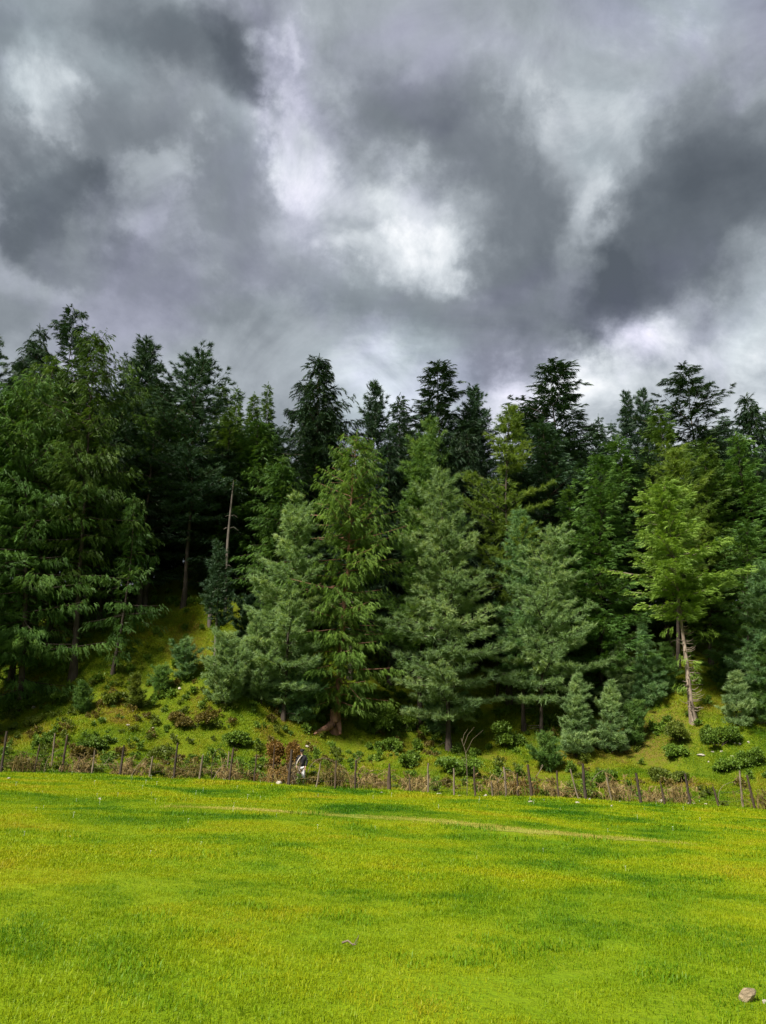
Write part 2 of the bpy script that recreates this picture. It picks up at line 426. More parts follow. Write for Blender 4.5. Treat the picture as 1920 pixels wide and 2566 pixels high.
def leaf_cluster(rng, n=7):
    V, T = [], []
    for k in range(n):
        d = rng.standard_normal(3); d[0] = abs(d[0]) + 0.2; d[2] += 0.3; d /= np.linalg.norm(d)
        o = rng.standard_normal(3) * 0.2; L = rng.uniform(0.45, 0.8)
        w = np.cross(d, rng.standard_normal(3)); w /= np.linalg.norm(w); w *= L * 0.24
        b = len(V); V += [o, o + d * L * 0.5 - w, o + d * L, o + d * L * 0.5 + w]; T += [(b, b + 1, b + 2), (b, b + 2, b + 3)]
    return np.array(V), np.array(T)
trng = np.random.default_rng(11)
TPL = {'pine': [tuft_pine(trng) for _ in range(5)], 'spruce': [spray_spruce(trng) for _ in range(5)], 'fir': [spray_spruce(trng, 14, 0.10) for _ in range(5)],
       'leaf': [leaf_cluster(trng) for _ in range(5)]}
def scatter(mb, rng, kind, P, D, S, roll=0.6, rnd=None):
    """copies of a template at P, pointing along D, size S"""
    P = np.asarray(P); D = np.asarray(D); n = len(P)
    D = D / (np.linalg.norm(D, axis=1)[:, None] + 1e-9)
    up = np.tile([0.0, 0.0, 1.0], (n, 1)) + 0.02 * rng.standard_normal((n, 3))
    Yv = np.cross(up, D); Yv /= np.linalg.norm(Yv, axis=1)[:, None] + 1e-9
    Zv = np.cross(D, Yv)
    a = rng.normal(0, roll, n); ca, sa = np.cos(a)[:, None], np.sin(a)[:, None]
    Y2, Z2 = Yv * ca + Zv * sa, Zv * ca - Yv * sa
    M3 = np.stack([D, Y2, Z2], 1) * np.asarray(S).reshape(-1, 1, 1)
    if rnd is None: rnd = rng.uniform(0, 1, n)
    which = rng.integers(0, len(TPL[kind]), n)
    for w in range(len(TPL[kind])):
        sel = which == w
        if not sel.any(): continue
        tv, ttri = TPL[kind][w]
        VV = np.einsum('vk,nkj->nvj', tv, M3[sel]) + P[sel][:, None, :]
        m = sel.sum()
        TT = (ttri[None] + (np.arange(m) * len(tv))[:, None, None]).reshape(-1, 3)
        mb.add(VV.reshape(-1, 3), TT, np.repeat(rnd[sel], len(tv)))

def profile(t, shape):
    if shape == 'cone': return (1 - t) ** 0.62 * np.minimum(1, 0.55 + 2.2 * t) + 0.03
    if shape == 'full': return (1 - np.exp(-4.2 * (1 - t))) * np.minimum(1, 0.6 + 1.6 * t) + 0.02
    if shape == 'spire': return (1 - t) ** 0.62 * np.minimum(1, 0.7 + 1.5 * t) + 0.02
    if shape == 'round': return np.sqrt(np.maximum(1 - t ** 2.2, 0)) * np.minimum(1, 0.45 + 1.8 * t) + 0.03
    if shape == 'flat': return np.maximum(1 - t ** 3.0, 0) ** 0.6 * np.minimum(1, 0.6 + 0.9 * t) * (0.85 + 0.3 * (np.sin(t * 19) > 0)) + 0.05
    if shape == 'young': return (1 - t) ** 1.0 * np.minimum(1, 0.8 + 0.8 * t) + 0.04
    if shape == 'bush': return np.sqrt(np.maximum(1 - t ** 1.7, 0)) * np.minimum(1, 0.75 + 1.2 * t) + 0.04
    if shape == 'egg': return np.maximum(1 - t, 0) ** 0.7 * np.minimum(1, 0.35 + 2.6 * t) * 1.15 + 0.03

def conifer(seed, kind, Ht, Rad, cb, shape='cone', dens=1.0, size=0.5, lean=(0, 0), spacing=0.6, gap=0.12, thick=1.0, bend=0.0, rough=0.04, stubs=10, per=6, onesided=None, facing=False):
    """kind: pine (upturned brushes on level boughs) / spruce (hanging sprays) / fir (stiff level sprays)"""
    rng = np.random.default_rng(seed)
    wood, leaf = MB(), MB()
    r0 = Ht * 0.0082 * thick + 0.02
    ts = np.linspace(0, 1, 15)
    wob = np.cumsum(rng.standard_normal((15, 2)) * 0.012 * Ht * 0.12, axis=0)
    wob -= wob[0]
    def axisp(h):
        t = np.clip(h / Ht, 0, 1)
        x = lean[0] * t + bend * np.sin(t * np.pi) + np.interp(t, ts, wob[:, 0])
        y = lean[1] * t + np.interp(t, ts, wob[:, 1])
        return np.stack([x, y, h + 0 * t], -1)
    hs = ts * Ht
    rad = r0 * (1 - 0.97 * ts ** 0.8) * (1 + 0.55 * np.exp(-ts * 34))
    hs2 = hs.copy(); hs2[0] = -0.35
    wood.tube(axisp(hs2), rad, 9, 0.3, rng=rng, jit=rough)
    h = cb
    whorl = 0
    while h < Ht * 0.985:
        t = (h - cb) / (Ht - cb)
        rr = float(profile(np.array(t), shape)) * Rad
        nb = max(3, int(per * (1.0 - 0.3 * t) + rng.uniform(-0.6, 0.9)))
        az0 = rng.uniform(0, 6.28)
        for b in range(nb):
            if rng.uniform() < gap: continue
            az = az0 + b * 6.283 / nb + rng.normal(0, 0.25)
            L = rr * rng.uniform(0.66, 1.12) * (1 + 0.22 * math.sin(2 * az + 0.55 * h + seed) + 0.10 * math.sin(3 * az - 1.1 * h))
            if onesided is not None: L *= 0.7 + 0.45 * math.cos(az - onesided)
            if L < 0.12: L = 0.12
            dh = np.array([math.cos(az), math.sin(az), 0.0]); la = np.array([-math.sin(az), math.cos(az), 0.0])
            if kind == 'pine': e0 = R_(-4 + 42 * t ** 1.5 + rng.normal(0, 7)); curl = 0.18
            elif kind == 'spruce': e0 = R_(-14 + 40 * t ** 1.6 + rng.normal(0, 7)); curl = 0.06
            else: e0 = R_(-6 + 34 * t ** 1.6 + rng.normal(0, 6)); curl = 0.10
            if shape == 'bush': e0 += R_(26)
            if shape == 'young': e0 += R_(8)
            hb = h + rng.normal(0, 0.06 if kind == 'pine' else 0.14)
            org = axisp(np.array(hb))
            s = np.linspace(0, 1, 4)
            bp = org + np.outer(s * L * math.cos(e0), dh) + np.outer(L * (s * math.sin(e0) + curl * s * s), [0, 0, 1])
            wood.tube(bp, np.maximum(0.018 * L ** 0.8 * (1 - 0.8 * s), 0.006), 3, rng.uniform(), cap=False)
            n = int(max(4, dens * (6 + 12.5 * L ** 1.25) * (0.5 / size)))
            if facing and dh[1] > 0.35: n = int(n * 0.45)      # the side turned up the hill
            # side twigs left and right of the bough, sprays strung along them
            m_ = max(3, int(1.5 * L) + 2)
            k_ = rng.integers(0, m_, n); sk = 0.14 + 0.84 * (k_ + 0.5 + 0.25 * np.sin(k_ * 7.7 + az)) / m_
            sd2 = np.where(k_ % 2 == 0, 1.0, -1.0) * np.where(rng.uniform(0, 1, n) < 0.12, -1.0, 1.0)
            tl = 0.46 * L * np.sqrt(np.clip(1.08 - sk, 0, 1)) * (0.45 + 0.75 * sk) + 0.14
            ph = (1.0 - 0.55 * sk); u_ = rng.uniform(0, 1, n) ** 0.75
            fw = sk * L + u_ * tl * np.cos(ph); w = sd2 * u_ * tl * np.sin(ph)
            s = np.minimum(fw / L, 1.1)
            P = org + np.outer(fw * math.cos(e0), dh) + np.outer(w, la)
            P[:, 2] += L * (s * math.sin(e0) + curl * s * s) - 0.14 * np.abs(w) + rng.normal(0, 0.05 if kind == 'pine' else 0.09, n)
            P[:, :2] += rng.normal(0, 0.05, (n, 2))
            ph2 = sd2 * ph + rng.normal(0, 0.35, n)
            D = np.outer(np.cos(ph2), np.ones(3)) * dh + np.outer(np.sin(ph2), np.ones(3)) * la
            if kind == 'pine': D[:, 2] += rng.uniform(0.15, 0.75, n)
            elif kind == 'spruce': D[:, 2] -= rng.uniform(0.1, 1.2, n); P[:, 2] -= rng.uniform(0, 0.22, n)
            else: D[:, 2] += rng.uniform(-0.35, 0.35, n)
            if shape in ('bush', 'young'): D[:, 2] += 0.6
            S = size * rng.uniform(0.7, 1.25, n) * (1 + 1.3 * np.clip((0.68 - s) / 0.68, 0, 1))   # coarser towards the stem
            rb = rng.uniform(0, 1)
            rv = np.clip(0.55 * rb + 0.45 * rng.uniform(0, 1, n), 0, 1)
            scatter(leaf, rng, kind, P, D, S, 0.5, rv)
        if t > 0.03:                                   # short inner shoots close to the stem
            n = int(9 * dens) + 3
            a_ = rng.uniform(0, 6.283, n); q_ = rng.uniform(0.1, 0.5, n) * min(1.0, 0.3 + rr * 0.35)
            ca = axisp(np.full(n, h)); P = ca + np.stack([np.cos(a_) * q_, np.sin(a_) * q_, rng.uniform(-0.4, 0.4, n) * spacing], 1)
            D = np.stack([np.cos(a_), np.sin(a_), rng.uniform(-0.4, 0.5, n)], 1)
            scatter(leaf, rng, kind, P, D, size * rng.uniform(1.3, 2.0, n) * min(1.0, 0.45 + rr * 0.4), 0.8)
        whorl += 1
        h += spacing * rng.uniform(0.75, 1.3) * (1.0 - 0.35 * t)
    # leader
    n = 12
    hh = rng.uniform(Ht * 0.955, Ht * 1.0, n)
    D = rng.standard_normal((n, 3)) * 0.45; D[:, 2] = 1.0
    scatter(leaf, rng, kind, axisp(hh), D, np.full(n, size * 0.7), 1.5)
    # dead stubs below the crown
    for k in range(stubs):
        hb = rng.uniform(min(0.4, cb * 0.5), max(cb * 1.05, 0.6)); az = rng.uniform(0, 6.28); L = rng.uniform(0.3, 1.0) * min(1.5, 0.3 + Rad * 0.3)
        o = axisp(np.array(hb)); d = np.array([math.cos(az), math.sin(az), rng.uniform(-0.3, 0.3)])
        p = np.stack([o, o + d * L * 0.5, o + d * L + [0, 0, rng.uniform(-0.2, 0.3) * L]])
        wood.tube(p, [0.03, 0.02, 0.008], 3, rng.uniform(), cap=False)
    return wood, leaf

def tree_object(name, pos, wood, leaf, bark, needle, label, group=None, cat='tree', crown='crown'):
    o = empty(name, pos, label, cat, group)
    wood.build('trunk', M[bark], o, smooth=True)
    leaf.build(crown, M[needle], o)
    return o

# ------------------------------------------------------------------ trees at the front of the wood (each built for itself)
def tree(seed, name, kind, needle, base, top, hw, cbf, shape, label, Y=None, bark='bark', dens=1.0, size=0.5, group='conifers at the edge of the wood', cat='tree', **kw):
    """base, top in pixels of the 1655 px wide view; hw = crown half width in those pixels; cbf = crown base as a share of the height"""
    if Y is None: pos = hit(base[0] * VS, base[1] * VS, 44, 110)
    else:
        u, v = vray(base[0], base[1]); x = u * Y; pos = Vector((x, Y, float(H(x, Y))))
    u, v = vray(*top)
    Ht = EYE + Z0 + v * pos.y - pos.z
    lean = (u * pos.y - pos.x, 0.0)
    Rad = hw * VS / F * pos.y * 1.30
    w, l = conifer(seed, kind, Ht, Rad, cbf * Ht, shape, dens * 1.05, size * 0.8, lean, facing=True, **kw)
    return tree_object(name, pos, w, l, bark, needle, label, group, cat)

# left edge
tree(101, 'spruce_tree', 'spruce', 'spruce_mid', (45, 1530), (62, 800), 140, 0.05, 'full', 'bright green drooping spruce with sprays down to the ground, nearest the left edge', dens=0.85, size=0.55, gap=0.28, spacing=0.85)
tree(102, 'spruce_tree', 'spruce', 'spruce_gold', (165, 1400), (205, 722), 105, 0.25, 'round', 'yellowish green tree rising below the tallest open crown at left', Y=60, dens=0.8, size=0.6, gap=0.2, spacing=0.9)
tree(103, 'pine_tree', 'pine', 'pine_green', (312, 1310), (335, 850), 78, 0.42, 'flat', 'pine with tufted grey-green boughs above a bare leaning grey trunk at left', bark='bark_grey', dens=0.9, size=0.6, gap=0.25, spacing=1.0, bend=0.3, stubs=16)
tree(104, 'spruce_tree', 'spruce', 'spruce_mid', (243, 1455), (285, 1068), 62, 0.10, 'egg', 'small bright spruce with layered sprays standing before the dark gully', dens=0.8, size=0.48, gap=0.35, spacing=1.0, bend=0.4)
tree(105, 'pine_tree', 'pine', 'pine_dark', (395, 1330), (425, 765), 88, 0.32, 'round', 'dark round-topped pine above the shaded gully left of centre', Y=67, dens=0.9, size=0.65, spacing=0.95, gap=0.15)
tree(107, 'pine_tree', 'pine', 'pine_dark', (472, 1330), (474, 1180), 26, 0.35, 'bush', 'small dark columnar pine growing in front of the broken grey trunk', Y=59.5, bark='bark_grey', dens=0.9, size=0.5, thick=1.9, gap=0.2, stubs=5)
# centre
tree(108, 'spruce_tree', 'spruce', 'spruce_olive', (722, 1580), (772, 925), 108, 0.09, 'full', 'large yellow-green weeping spruce on a reddish hollow-based trunk', bark='bark_red', dens=0.72, size=0.52, gap=0.18, spacing=0.6, thick=1.5)
tree(109, 'pine_tree', 'pine', 'pine_pale', (612, 1555), (640, 1075), 82, 0.08, 'egg', 'pale feathery pine pressed against the left flank of the weeping spruce', dens=1.15, size=0.55, gap=0.10, spacing=0.95, per=7)
tree(110, 'pine_tree', 'pine', 'pine_green', (905, 1480), (905, 948), 62, 0.2, 'cone', 'mid-green conical pine just behind the big weeping spruce on its right', Y=61, dens=1.0, size=0.6, gap=0.12, spacing=1.0, per=7)
tree(111, 'pine_tree', 'pine', 'pine_pale', (968, 1572), (960, 1018), 104, 0.12, 'cone', 'tall pale layered pine with a pointed top in the middle of the wood', Y=58.5, dens=1.15, size=0.55, gap=0.12, spacing=1.05, per=7)
tree(112, 'pine_tree', 'pine', 'pine_gold', (1095, 1420), (1100, 868), 98, 0.25, 'cone', 'big pine with wide olive shelves behind the pale pointed pine', Y=64, dens=0.9, size=0.6, gap=0.2, spacing=1.35, per=6)
tree(113, 'pine_tree', 'pine', 'pine_pale', (1165, 1508), (1205, 1138), 92, 0.17, 'cone', 'pale blue-green pine on a dark curved trunk right of centre', Y=59.5, dens=1.15, size=0.52, gap=0.10, spacing=1.0, per=7, bend=-0.5)
tree(114, 'pine_tree', 'pine', 'pine_blue', (1125, 1440), (1122, 1105), 58, 0.2, 'cone', 'smaller blue-green pine half hidden left of the curved-trunk pine', Y=61, dens=1.0, size=0.5, gap=0.12)
tree(115, 'spruce_tree', 'fir', 'spruce_mid', (1290, 1400), (1300, 985), 105, 0.05, 'cone', 'broad dense green fir behind the curved-trunk pine', Y=64, dens=0.9, size=0.55, spacing=0.7)
tree(116, 'spruce_tree', 'fir', 'spruce_mid', (1225, 1420), (1228, 1052), 62, 0.05, 'cone', 'narrow green fir between the olive shelved pine and the broad fir', Y=66, dens=0.9, size=0.55, spacing=0.75)
# right
tree(117, 'spruce_tree', 'fir', 'spruce_lime', (1499, 1560), (1440, 1032), 92, 0.42, 'egg', 'lime green conical spruce high on a pale bare trunk full of broken stubs', bark='bark_snag', dens=1.3, size=0.5, gap=0.08, spacing=0.6, stubs=0, thick=1.15, per=6, rough=0.13)
tree(118, 'pine_tree', 'pine', 'pine_gold', (1462, 1420), (1462, 968), 66, 0.35, 'round', 'golden green round-topped pine peeping over the lime spruce', Y=65, dens=1.0, size=0.6, spacing=0.95)
tree(119, 'spruce_tree', 'fir', 'spruce_gold', (1535, 1430), (1525, 955), 78, 0.1, 'cone', 'yellowish fir standing close to the right of the golden round pine', Y=67, dens=0.85, size=0.58, spacing=0.8)
tree(120, 'pine_tree', 'pine', 'pine_blue', (1650, 1440), (1650, 1215), 68, 0.08, 'egg', 'pale blue-green pine cut by the right edge below the firs', Y=59, dens=1.1, size=0.5, gap=0.08)
tree(121, 'spruce_tree', 'fir', 'spruce_mid', (1605, 1430), (1612, 1130), 78, 0.1, 'cone', 'mid-green fir behind the pale pine at the right edge', Y=63, dens=0.9, size=0.52, spacing=0.75)
tree(122, 'pine_tree', 'pine', 'pine_green', (1648, 1500), (1655, 1385), 40, 0.1, 'cone', 'low green pine at the right edge above the grassy knoll', Y=58, dens=1.0, size=0.42, gap=0.2)

# bare trunks in the shade of the gully
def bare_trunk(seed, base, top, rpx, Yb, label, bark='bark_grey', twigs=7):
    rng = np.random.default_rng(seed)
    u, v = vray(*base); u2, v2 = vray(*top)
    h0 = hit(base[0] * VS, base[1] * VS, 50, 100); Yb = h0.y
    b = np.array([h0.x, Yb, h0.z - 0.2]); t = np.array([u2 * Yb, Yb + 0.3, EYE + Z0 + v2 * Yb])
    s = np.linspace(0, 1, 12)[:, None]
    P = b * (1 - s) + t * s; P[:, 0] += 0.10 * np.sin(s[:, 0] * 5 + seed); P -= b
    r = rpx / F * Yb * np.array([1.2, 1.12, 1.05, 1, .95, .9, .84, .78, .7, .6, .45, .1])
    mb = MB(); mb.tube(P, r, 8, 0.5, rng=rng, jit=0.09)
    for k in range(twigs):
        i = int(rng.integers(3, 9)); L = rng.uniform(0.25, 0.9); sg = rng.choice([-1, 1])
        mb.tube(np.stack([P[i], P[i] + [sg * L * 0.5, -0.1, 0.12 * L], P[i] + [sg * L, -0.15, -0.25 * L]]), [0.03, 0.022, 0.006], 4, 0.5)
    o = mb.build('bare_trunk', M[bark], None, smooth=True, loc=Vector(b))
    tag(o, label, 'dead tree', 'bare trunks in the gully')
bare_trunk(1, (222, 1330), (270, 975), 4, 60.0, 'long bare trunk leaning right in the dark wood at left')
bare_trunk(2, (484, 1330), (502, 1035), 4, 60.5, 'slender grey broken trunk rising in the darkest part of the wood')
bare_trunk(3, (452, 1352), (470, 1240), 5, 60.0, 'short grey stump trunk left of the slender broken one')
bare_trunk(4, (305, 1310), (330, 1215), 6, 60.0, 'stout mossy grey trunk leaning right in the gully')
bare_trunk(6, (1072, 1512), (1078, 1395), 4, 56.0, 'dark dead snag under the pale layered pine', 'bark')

# broken stubs on the pale trunk of the lime spruce
snag = [o for o in bpy.data.objects if o.get('label', '').startswith('lime green conical')][0]
rng = np.random.default_rng(77)
hb_ = [c for c in snag.children if c.name.startswith('trunk')][0]
Hs = (EYE + Z0 + vray(1440, 1032)[1] * snag.location.y) - snag.location.z
lx = vray(1440, 1032)[0] * snag.location.y - snag.location.x
for k in range(78):
    t = rng.uniform(0.03, 0.44)
    side = rng.choice([-1, 1]); az = rng.normal(0, 0.7)
    o = np.array([lx * t, 0, Hs * t]); L = rng.uniform(0.3, 0.8) * (1.3 - t)
    d = np.array([side * math.cos(az), -abs(math.sin(az)), 0.0])
    up = rng.uniform(-0.25, 0.45)
    sb = MB()
    sb.tube(np.stack([o, o + d * L * 0.45 + [0, 0, -0.06], o + d * L * 0.85 + [0, 0, up * L * 0.35], o + d * L + [0, 0, up * L * 0.8]]), [0.034, 0.026, 0.016, 0.005], 4, rng.uniform())
    sb.build('stub_branch', M['bark_snag'], snag)
lf = MB()
for (t, side, L, n) in ((0.345, 1, 2.4, 26), (0.35, -1, 1.6, 16), (0.22, 1, 0.5, 20), (0.25, -1, 0.5, 10), (0.13, -1, 0.8, 22), (0.17, 1, 0.4, 18)):
    o = np.array([lx * t, -0.2, Hs * t]); s = rng.uniform(0.45, 1.0, n)
    P = o + np.outer(s * L * side, [1, 0, 0]) + rng.normal(0, 0.16, (n, 3)); D = np.tile([side * 0.6, -0.3, -0.5], (n, 1)) + rng.normal(0, 0.4, (n, 3))
    scatter(lf, rng, 'spruce', P, D, rng.uniform(0.3, 0.5, n))
lf.build('low_sprays', M['spruce_lime'], snag)

# hollow foot and root of the weeping spruce
ws = [o for o in bpy.data.objects if o.get('label', '').startswith('large yellow-green weeping')][0]
rt = MB()
rng = np.random.default_rng(8)
rt.tube(np.array([[0.0, -0.35, 0.55], [-0.45, -0.75, 0.22], [-0.95, -1.25, -0.05], [-1.35, -1.6, -0.3]]), [0.30, 0.24, 0.17, 0.07], 9, 0.4, rng=rng, jit=0.08)
rt.tube(np.array([[0.28, -0.25, 0.7], [0.42, -0.62, 0.2], [0.5, -0.95, -0.25]]), [0.22, 0.17, 0.08], 8, 0.4, rng=rng, jit=0.08)
rt.tube(np.array([[0.02, -0.33, 1.5], [0.02, -0.40, 0.9], [0.05, -0.5, 0.55]]), [0.30, 0.34, 0.28], 9, 0.4, rng=rng, jit=0.06)
tag(rt.build('root', M['bark_red'], ws, smooth=True), 'reddish bare root flaring from the hollow trunk foot')
hol = MB()
th = np.linspace(0, 2 * np.pi, 14, endpoint=False)
ring = np.stack([0.10 * np.cos(th) + 0.08, np.full(14, -0.80) + 0.12 * np.sin(th), 0.42 + 0.24 * np.sin(th)], 1)
back = np.stack([0.05 * np.cos(th) + 0.08, np.full(14, -0.45), 0.42 + 0.12 * np.sin(th)], 1)
hv = np.concatenate([ring, back, [[0.08, -0.42, 0.42]]]); k_ = np.arange(14)
hol.add(hv, np.concatenate([np.stack([k_, (k_ + 1) % 14, 14 + (k_ + 1) % 14], 1), np.stack([k_, 14 + (k_ + 1) % 14, 14 + k_], 1), np.stack([14 + k_, 14 + (k_ + 1) % 14, np.full(14, 28)], 1)]))
hol.build('hollow', M['wood_dark'], ws)

# ------------------------------------------------------------------ trees further up the hill: built once for each kind, then copied
PROTO = {}
def proto(key, seed, kind, shape, Hp, Rp, cb, **kw):
    w, l = conifer(seed, kind, Hp, Rp, cb, shape, **kw)
    a = w.build('trunk', M['bark'], None, smooth=True); b = l.build('crown', M['spruce_dark'], None)
    PROTO[key] = (a.data, b.data, Hp, Rp)
    bpy.data.objects.remove(a); bpy.data.objects.remove(b)
proto('spruce_a', 201, 'spruce', 'full', 28, 4.2, 2.5, dens=0.72, size=0.68, spacing=0.85, gap=0.18)
proto('spruce_b', 202, 'spruce', 'full', 28, 3.8, 3, dens=0.72, size=0.68, spacing=0.9, gap=0.22)
proto('fir_a', 203, 'fir', 'full', 28, 4.5, 3, dens=0.72, size=0.68, spacing=1.0, gap=0.25)
proto('fir_b', 204, 'fir', 'flat', 28, 4.5, 4, dens=0.72, size=0.68, spacing=1.15, gap=0.28)
proto('pine_a', 205, 'pine', 'round', 28, 4.2, 5, dens=0.72, size=0.68, spacing=1.0, gap=0.2)
proto('pine_b', 206, 'pine', 'full', 28, 3.8, 3, dens=0.72, size=0.68, spacing=0.95, gap=0.2)
proto('slim_a', 207, 'fir', 'spire', 24, 2.4, 4, dens=0.7, size=0.6, spacing=0.8, gap=0.15)
def back_tree(key, needle, top, Y, hw, label, name='spruce_tree', group='tall conifers on the skyline', rz=None, bx=None):
    tm, cm, Hp, Rp = PROTO[key]
    u, v = vray(*top)
    x = u * Y; z = float(H(x, Y))
    Ht = EYE + Z0 + v * Y - z
    sxy = hw * VS / F * Y * 1.32 / Rp
    o = empty(name, (x, Y, z), label, 'tree', group)
    o.scale = (sxy, sxy, Ht / Hp)
    o.rotation_euler = (0, 0, (hash_(x, Y) * 6.283) if rz is None else rz)
    for nm, d in (('trunk', tm), ('crown', cm)):
        c = bpy.data.objects.new(nm, d); COL.objects.link(c); c.parent = o
        if nm == 'crown': c.material_slots[0].link = 'OBJECT'; c.material_slots[0].material = M[needle]
    return o
def hash_(a, b):
    return (math.sin(a * 12.9898 + b * 78.233) * 43758.5453) % 1.0
BACK = [
 ('fir_b', 'spruce_dark', (165, 672), 66, 78, 'tallest tree at left, an open dark crown against the sky'),
 ('spruce_b', 'spruce_dark', (85, 705), 70, 62, 'dark bluish spruce just left of the tallest open crown'),
 ('pine_b', 'pine_dark', (-12, 725), 66, 45, 'dark crown cut off by the left edge at the skyline'),
 ('pine_a', 'pine_dark', (320, 745), 74, 66, 'rounded airy dark crown right of the tallest open crown'),
 ('slim_a', 'spruce_gold', (480, 826), 84, 34, 'small distant top beside the round dark pine, leftmost of the low row'),
 ('slim_a', 'spruce_gold', (515, 838), 90, 28, 'thin distant conifer top, second in the low row left of the gap'),
 ('slim_a', 'spruce_gold', (548, 848), 86, 30, 'thin distant conifer top, third in the low row left of the gap'),
 ('slim_a', 'spruce_gold', (582, 830), 84, 26, 'spiky yellowish top just left of the tall lone dark spruce'),
 ('spruce_a', 'spruce_dark', (690, 768), 72, 88, 'tall lone dark spruce standing against the sky left of centre'),
 ('pine_b', 'spruce_dark', (808, 827), 74, 52, 'dark slim crown right of the sky notch in the middle'),
 ('slim_a', 'spruce_dark', (862, 856), 70, 40, 'small dark top between the slim crown and the broad pyramid'),
 ('fir_a', 'spruce_dark', (942, 782), 76, 92, 'broad dark pyramid crown at the centre of the skyline'),
 ('pine_a', 'pine_dark', (1025, 845), 78, 46, 'small rounded dark crown right of the broad pyramid'),
 ('pine_a', 'pine_green', (930, 915), 68, 48, 'green pine head in front of the broad dark pyramid'),
 ('fir_a', 'spruce_dark', (1187, 778), 74, 108, 'massive dark crown with a tilted tip right of centre'),
 ('slim_a', 'pine_dark', (1290, 898), 92, 22, 'tiny far top in the bright gap right of the massive crown'),
 ('slim_a', 'pine_dark', (1318, 912), 94, 22, 'tiny far top, second in the bright gap'),
 ('pine_b', 'pine_dark', (1352, 846), 84, 38, 'left one of the two slim dark twins at right'),
 ('pine_b', 'pine_dark', (1388, 842), 86, 36, 'right one of the two slim dark twins at right'),
 ('fir_b', 'spruce_dark', (1482, 795), 76, 92, 'dark crown with long level arms against the bright cloud'),
 ('fir_a', 'spruce_gold', (1425, 880), 72, 66, 'olive crown in front of the dark crown with level arms'),
 ('slim_a', 'pine_dark', (1558, 898), 90, 28, 'small far top between the level-armed crown and the spire'),
 ('spruce_b', 'spruce_dark', (1614, 850), 72, 60, 'slender dark spire near the right edge'),
 ('fir_a', 'spruce_mid', (1590, 935), 68, 66, 'green fir before the slender spire at right'),
 ('pine_b', 'pine_dark', (1662, 890), 80, 40, 'dark crown cut off by the right edge at the skyline'),
 ('fir_a', 'spruce_mid', (1335, 945), 70, 70, 'green fir below the slim dark twins'),
 ('spruce_a', 'spruce_mid', (560, 905), 70, 72, 'green spruce filling the slope left of the lone dark spruce'),
 ('spruce_b', 'spruce_mid', (610, 985), 66, 58, 'dark green spruce below the lone dark spruce'),
 ('fir_a', 'spruce_gold', (500, 890), 74, 58, 'olive fir behind the broken grey trunk'),
 ('spruce_a', 'spruce_gold', (120, 770), 63, 78, 'yellow-green spruce below the dark crowns at far left'),
 ('spruce_a', 'spruce_mid', (10, 840), 58, 70, 'green spruce at the left edge behind the drooping one'),
 ('spruce_a', 'spruce_dark', (1010, 930), 70, 60, 'dark spruce between the pointed pine and the olive shelves'),
 ('spruce_b', 'spruce_dark', (840, 930), 68, 55, 'dark spruce behind the top of the weeping spruce'),
 ('spruce_a', 'spruce_dark', (270, 820), 68, 62, 'dark spruce wedged between the left crowns'),
]
for (key, nd, top, Yb, hw, lab) in BACK:
    back_tree(key, nd, top, Yb, hw, lab, name='pine_tree' if nd.startswith('pine') else 'spruce_tree')
# the shaded depth of the wood: trees seen only in gaps between the ones above
rng = np.random.default_rng(31)
keys = ['spruce_a', 'spruce_b', 'fir_a', 'pine_a', 'fir_b']
for k in range(54):
    col_, row = k % 18, k // 18
    vx = -60 + col_ * 104 + rng.uniform(-30, 30) + 35 * (row % 2); Yb = 69 + row * 9 + rng.uniform(-2.5, 2.5)
    sky_y = np.interp(vx, [0, 60, 165, 260, 330, 420, 480, 640, 690, 760, 810, 940, 1060, 1190, 1280, 1400, 1480, 1560, 1620, 1655],
                      [760, 740, 720, 790, 790, 810, 880, 900, 850, 970, 900, 850, 910, 850, 930, 900, 860, 930, 910, 930])
    back_tree(keys[k % 5], 'spruce_dark' if k % 3 else 'pine_dark', (vx, sky_y + 28 + rng.uniform(0, 90)), Yb, rng.uniform(60, 85),
              'dark conifer deep in the wood, seen only through gaps between nearer trees', group='dark conifers deep in the wood')
for (vx, vy, Yb, key) in ((345, 1000, 77, 'spruce_a'), (405, 1010, 79, 'fir_a'), (445, 1020, 75, 'spruce_b'), (375, 1040, 84, 'spruce_a'), (1045, 1040, 73, 'spruce_a'), (1110, 1050, 75, 'fir_a'), (990, 1060, 74, 'spruce_b')):
    back_tree(key, 'spruce_dark', (vx, vy), Yb, 80, 'dark conifer deep in the wood, seen only through gaps between nearer trees', group='dark conifers deep in the wood')
# two unseen conifers added past the left edge to cast shade on the gully
for (x_, y_, h_, key, lab_) in ((-31.0, 50.0, 17.0, 'spruce_a', 'shorter unseen spruce added beyond the left edge to shade the gully'), (-31.5, 57.5, 26.0, 'fir_a', 'tall unseen fir added beyond the left edge to shade the gully')):
    z_ = float(H(x_, y_)); u_, v_ = x_ / y_, (z_ + h_ - EYE - Z0) / y_
    # back_tree wants the top in view pixels: invert the ray
    cy_ = (v_ * CP - SP) / (CP + v_ * SP); cx_ = u_ * (CP - SP * cy_)
    back_tree(key, 'spruce_mid', ((960 + F * cx_) / VS, (1283 - F * cy_) / VS), y_, 100, lab_, group='added shade trees beyond the left edge')

